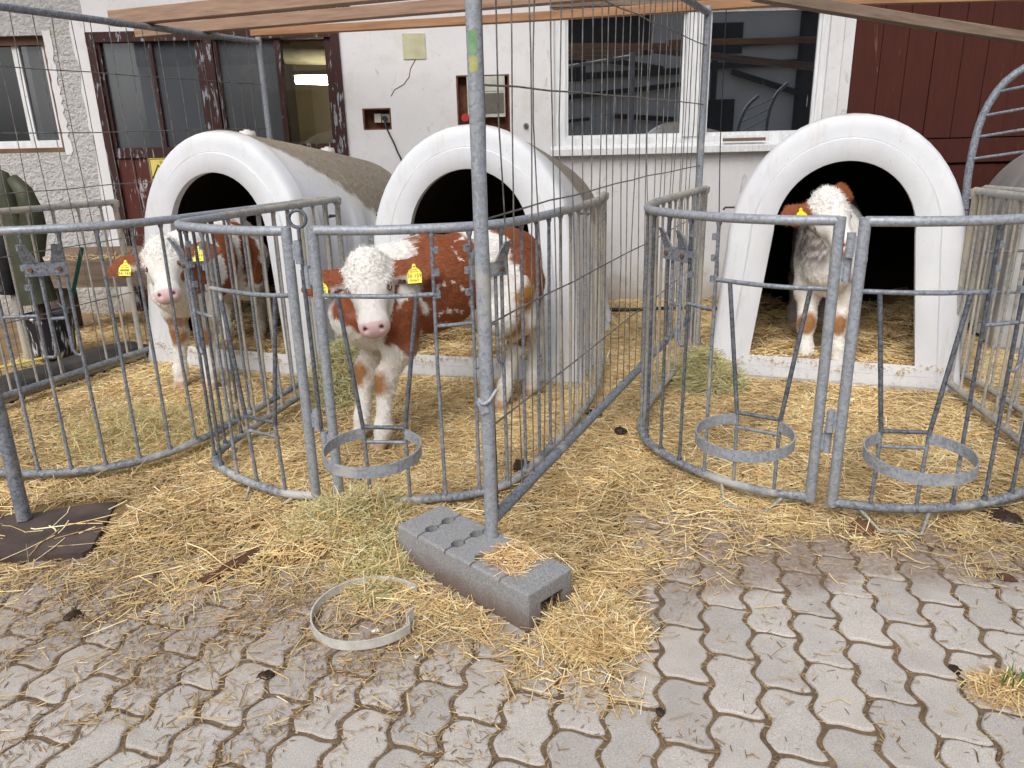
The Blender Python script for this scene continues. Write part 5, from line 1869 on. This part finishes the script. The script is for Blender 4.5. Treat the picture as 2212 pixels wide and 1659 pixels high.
def board_left():
    pts = [(-2.15, 2.24), (-1.735, 2.285), (-1.470, 2.305), (-1.455, 2.33), (-1.535, 2.685), (-1.64, 2.672), (-1.835, 2.60), (-2.2, 2.60)]
    lo, hi = [], []
    mb = MB().loft([[(x, y, .0) for x, y in pts], [(x, y, .024) for x, y in pts]], True, True, True)
    o = mb.build('ground_board', WOOD_DARK)
    tag(o, 'dark brown worn board on the ground under the left steel post', 'board')
    n = 40
    V, F, C = blades(rng.uniform(-2.0, -1.5, n), rng.uniform(2.3, 2.66, n), np.full(n, .0275), rng.uniform(.05, .2, n), rng.uniform(.003, .005, n), .02, PAL[:6], None)
    stuff_mesh('straw_tuft', V, F, C, STRAW, 'single straws on the dark board')
board_left()
def loose_ring():
    c = Vector((-.435, 1.935, 0))
    pr = []
    for k in range(45):
        a = R(40) + R(296) * k / 44
        dv = Vector((math.cos(a) * .168, math.sin(a) * .168, 0))
        z = .004 + .012 * max(0, math.sin(a + 2.2))
        i_ = dv * .972
        if k > 42:
            dv, i_ = dv * (.93 - .05 * (k - 42)), i_ * (.93 - .05 * (k - 42))
        pr.append([c + dv + Vector((0, 0, z)), c + dv + Vector((0, 0, z + .028)), c + i_ + Vector((0, 0, z + .028)), c + i_ + Vector((0, 0, z))])
    M_ = Matrix.Rotation(0, 4, 'Z')
    o = MB().loft(pr, True, True, True).build('bucket_ring', CHAINW, None, False, base=c)
    tag(o, 'loose open steel ring lying on the paving beside the concrete foot', 'steel ring')
    t = Vector(pr[0][0])
    tabm = MB().box(-.016, .016, -.002, .002, .004, .042, Matrix.Translation(pr[-1][0]) @ Matrix.Rotation(R(60), 4, 'Z'))
    tabm.build('ring_tab', CHAINW, o, False)
loose_ring()
def lump(name, x, y, rx, ry, rz, mat, label, seed, z=.0, cat='dung'):
    bm = bmesh.new()
    bmesh.ops.create_icosphere(bm, subdivisions=3, radius=1)
    P = np.array([v.co[:] for v in bm.verts])
    n_ = 1 + .28 * fnoise(P, 2.2, seed) + .14 * fnoise(P, 5, seed + 1)
    for v, k in zip(bm.verts, n_):
        v.co = Vector((v.co.x * rx * k, v.co.y * ry * k, max(-.2, v.co.z) * rz * k))
    me = bpy.data.meshes.new(name)
    bm.to_mesh(me)
    bm.free()
    me.polygons.foreach_set('use_smooth', [True] * len(me.polygons))
    me.materials.append(mat)
    o = bpy.data.objects.new(name, me)
    o.location = (x, y, z)
    o.rotation_euler = (0, 0, seed)
    COL.objects.link(o)
    return tag(o, label, cat)
lump('dung_pat', -1.33, 1.975, .028, .022, .012, DUNG, 'small dark dung crumb on the straw at the left', 1)
lump('dung_pat', .045, 2.87, .075, .04, .03, DUNG, 'dark dung under the lower rail right of the middle pen', 2, .03)
lump('dung_pat', .075, 2.54, .045, .03, .025, DUNG, 'brown dung lump beside the foot of the mesh panel', 3)
lump('dung_pat', 1.215, 2.375, .06, .045, .03, RUST, 'rusty brown dung lump at the foot of the right gate', 4)
lump('dung_pat', 1.72, 2.42, .085, .05, .03, DUNG, 'dark wet dung heap at the right edge', 5)
lump('dung_pat', .40, 3.52, .035, .022, .016, DUNG, 'dark dung crumb on the straw beyond the mesh panel', 6, .025)
lump('dung_pat', .49, 3.28, .026, .03, .016, DUNG, 'dark dung crumb nearest the right pen corner', 7, .025)
lump('dung_pat', 1.125, 1.645, .017, .013, .009, DUNG, 'tiny dark dung crumb in a paving joint', 8)
lump('dung_pat', .16, 2.43, .05, .03, .016, DUNG, 'flat dark dung patch right of the concrete foot', 9)
lump('dung_pat', -.665, 1.69, .022, .015, .008, DUNG, 'small dark dung crumb on the paving at lower left', 10)
lump('dung_pat', .34, 1.52, .014, .010, .006, DUNG, 'tiny dark speck on the pale paving', 11)
lump('pebble', .185, 1.905, .02, .017, .016, STONE, 'pale pebble by the hollow end of the concrete foot', 12, .03, 'stone')
lump('pebble', -.405, 1.86, .012, .009, .006, WHITEBIT, 'small white fragment inside the loose ring', 13, .004, 'fragment')
lump('pebble', -.275, 1.745, .011, .008, .005, WHITEBIT, 'small white fragment on the paving near the loose ring', 14, .004, 'fragment')
lump('pebble', 1.51, 2.05, .028, .018, .012, BARK, 'brown crumb of clay on the paving at the right', 15, .002, 'clod')
def bark():
    A, B = Vector((-1.005, 2.125, .012)), Vector((-.872, 2.305, .02))
    D = (B - A).normalized()
    N = Vector((D.y, -D.x, 0))
    rings = []
    for k in range(9):
        t = k / 8
        wd = .012 + .016 * math.sin(math.pi * min(1, t * .8 + .15))
        c = A.lerp(B, t) + N * .006 * math.sin(5 * t)
        rings.append([c - N * wd, c + Vector((0, 0, .009)), c + N * wd, c + Vector((0, 0, -.006))])
    tag(MB().loft(rings, True, True, True).build('bark_strip', BARK, None), 'brown strip of bark lying on the straw', 'bark')
bark()
def grass():
    n = 24
    x, y = 1.225 + rng.normal(0, .022, n), 1.565 + rng.normal(0, .018, n)
    V, F, C = [], [], []
    for i in range(n):
        h_ = rng.uniform(.03, .085)
        a = rng.uniform(0, 6.28)
        l_ = rng.uniform(.01, .05)
        p0 = np.array([x[i], y[i], 0])
        sd_ = np.array([math.cos(a + 1.57), math.sin(a + 1.57), 0]) * .0022
        dv = np.array([math.cos(a), math.sin(a), 0])
        p1, p2 = p0 + dv * l_ * .35 + [0, 0, h_ * .7], p0 + dv * l_ + [0, 0, h_]
        o = len(V)
        V += [p0 - sd_, p0 + sd_, p1 + sd_, p1 - sd_, p2 + sd_ * .1, p2 - sd_ * .1]
        F += [(o, o + 1, o + 2, o + 3), (o + 3, o + 2, o + 4, o + 5)]
        c = np.array([.12, .22, .04]) * rng.uniform(.6, 1.5)
        C += [c, c]
    stuff_mesh('grass_tuft', np.array(V), np.array(F), np.array(C), HAIR, 'small green grass tuft in the paving at the right edge')
grass()
# ---- left background: bucket, trough, waders, tyre, broom
def bucket():
    bx_, by_ = -2.93, 4.78
    r = empty('bucket', (bx_, by_, 0), 'black bucket streaked with white milk drips behind the left pen', 'bucket')
    prf = [(.115, .012), (.125, .05), (.142, .25), (.146, .27), (.150, .272), (.150, .285), (.143, .285), (.136, .24), (.118, .03)]
    sg = 28
    rings = [[(bx_ + rr * math.cos(2 * math.pi * k / sg), by_ + rr * math.sin(2 * math.pi * k / sg), z + .03) for k in range(sg)] for rr, z in prf]
    MB().loft(rings, True, True, True).build('pail', BUCKET, r, True)
    MB().tube([(bx_ + .15 * math.cos(a), by_ - .04 - .02 * math.sin(a), .30 + .14 * math.sin(a)) for a in np.linspace(.0, math.pi, 16)], .004, 6).build('handle', GALV, r, True)
    MB().tube([(bx_ + .01, by_ - .02, .30), (bx_ + .02, by_ - .02, .36), (bx_ + .022, by_ - .02, .43)], [.03, .024, .018], 10).build('teat', BARK, r, True)
    o = MB().tube([(bx_ - .19, by_ + .02, .01), (bx_ - .185, by_ + .02, .45)], .028, 10).build('steel_stake', GALV_OLD, None, True)
    tag(o, 'short pale steel stake beside the black bucket', 'stake')
bucket()
def trough():
    r = empty('feed_trough', (-2.9, 5.6, 0), 'old wooden trough on legs in front of the roughcast wall', 'trough')
    def bxx(nm, q, mt):
        rects(nm, [q], mt, r)
    bxx('side_board', (-3.35, -2.42, 5.40, 5.43, .36, .55), WOOD_GREY)
    bxx('side_board', (-3.35, -2.42, 5.70, 5.73, .36, .60), WOOD_GREY)
    bxx('base_board', (-3.35, -2.42, 5.431, 5.699, .36, .385), WOOD_GREY)
    for x in (-3.3, -2.55):
        bxx('leg', (x, x + .07, 5.45, 5.52, 0, .36), WOOD_DARK)
        bxx('leg', (x, x + .07, 5.62, 5.69, 0, .36), WOOD_DARK)
    n = 700
    V, F, C = blades(rng.uniform(-3.3, -2.45, n), rng.uniform(5.44, 5.69, n), .40 + rng.random(n) * .16, rng.uniform(.04, .16, n), rng.uniform(.003, .005, n), .35, PAL[:5] * .8, None)
    stuff_mesh('straw_tuft', V, F, C, STRAW, 'straw lying in the wooden trough')
trough()
def waders():
    r = empty('rubber_waders', (-3.0, 4.75, 0), 'olive green rubber waders hung upside down on a stake at the left edge', 'waders')
    def leg(path, rx, nm='leg', mat=OLIVE):
        rings = []
        sg = 18
        P = [Vector(p) for p in path]
        for i, (p, rr) in enumerate(zip(P, rx)):
            t = (P[min(i + 1, len(P) - 1)] - P[max(i - 1, 0)]).normalized()
            u = Vector((1, 0, 0))
            u = (u - t * u.dot(t)).normalized()
            v = t.cross(u)
            rings.append([p + u * math.cos(2 * math.pi * k / sg) * rr[0] * (1 + .10 * math.sin(3 * k + i * 1.3) + .05 * math.sin(7 * k - i)) + v * math.sin(2 * math.pi * k / sg) * rr[1] for k in range(sg)])
        MB().loft(rings, True, False, True).build(nm, mat, r, True)
    leg([(-2.92, 4.72, .40), (-2.935, 4.72, .55), (-2.955, 4.72, .75), (-2.975, 4.72, .92), (-2.985, 4.72, 1.06), (-3.0, 4.72, 1.16), (-3.03, 4.72, 1.20)],
        [(.100, .09), (.094, .08), (.082, .07), (.062, .06), (.056, .055), (.056, .05), (.02, .02)])
    leg([(-2.86, 4.66, .70), (-2.83, 4.66, .85), (-2.81, 4.65, .97), (-2.83, 4.65, 1.07), (-2.89, 4.66, 1.15)], [(.06, .05), (.075, .06), (.06, .055), (.05, .05), (.03, .03)], 'boot')
    leg([(-3.16, 4.78, .45), (-3.13, 4.78, .65), (-3.08, 4.78, .85), (-3.05, 4.78, 1.0), (-3.08, 4.76, 1.1)], [(.06, .05), (.09, .07), (.085, .07), (.07, .06), (.03, .03)], 'boot', BLACK)
    s = MB().tube([(-2.93, 4.73, 0), (-2.935, 4.73, 1.0)], .02, 8).build('wooden_stake', WOOD_DARK, None)
    tag(s, 'dark wooden stake that carries the green waders', 'stake')
    for (a, b_) in (((-2.80, 4.86, .62), (-2.62, 4.86, .78)), ((-3.12, 4.84, .60), (-3.30, 4.84, .72))):
        pass
    o = MB().tube([(-2.86, 4.95, .35), (-2.72, 4.95, .70)], .013, 8).build('tool_handle', GREENPL, None)
    tag(o, 'green plastic tool handle leaning behind the waders', 'tool')
    o = MB().tube([(-3.35, 4.25, .04), (-2.85, 4.75, .06)], .009, 6).build('yellow_hose', PVC_Y, None)
    tag(o, 'thin yellow hose lying on the straw at the left edge', 'hose')
waders()
def rubber_strip():
    A, B = Vector((-2.98, 3.55, 0)), Vector((-2.42, 4.86, 0))
    D = (B - A).normalized()
    N = Vector((D.y, -D.x, 0))
    L = (B - A).length
    r = empty('rubber_track', A, 'dusty black strip of ribbed tyre rubber lying behind the left pen rail', 'rubber strip')
    prof_ = [(-.26, 0), (-.24, .05), (-.18, .085), (-.05, .10), (.08, .085), (.10, .04), (.10, 0)]
    rings = []
    for k in range(25):
        c = A + D * (L * k / 24)
        rings.append([c - N * (u * -1) * 1.0 + Vector((0, 0, z * (1 + .06 * math.sin(k * .7)))) for u, z in prof_])
    MB().loft(rings, False).build('carcass', RUBBER, r, True)
    nb = 44
    for k in range(nb):
        c = A + D * (L * (k + .5) / nb)
        mb = MB()
        Mx = Matrix.Translation(c) @ Matrix(((N.x, D.x, 0, 0), (N.y, D.y, 0, 0), (0, 0, 1, 0), (0, 0, 0, 1)))
        sk = .012 if k % 2 else -.012
        mb.box(.060, .115, -.009 + sk, .009 + sk, .0, .078, Mx)
        mb.build('tread_block', RUBBER, r)
rubber_strip()
# wooden slat leaning in the right pen corner and a hose behind the fence
o = MB().tube(catmull([(.72, 5.75, .03), (.95, 5.7, .035), (1.2, 5.74, .03), (1.6, 5.68, .03)], .05), .014, 8).build('black_hose', BLACK, None, True)
tag(o, 'black hose lying along the foot of the white wall', 'hose')
print('objects', len(bpy.data.objects))
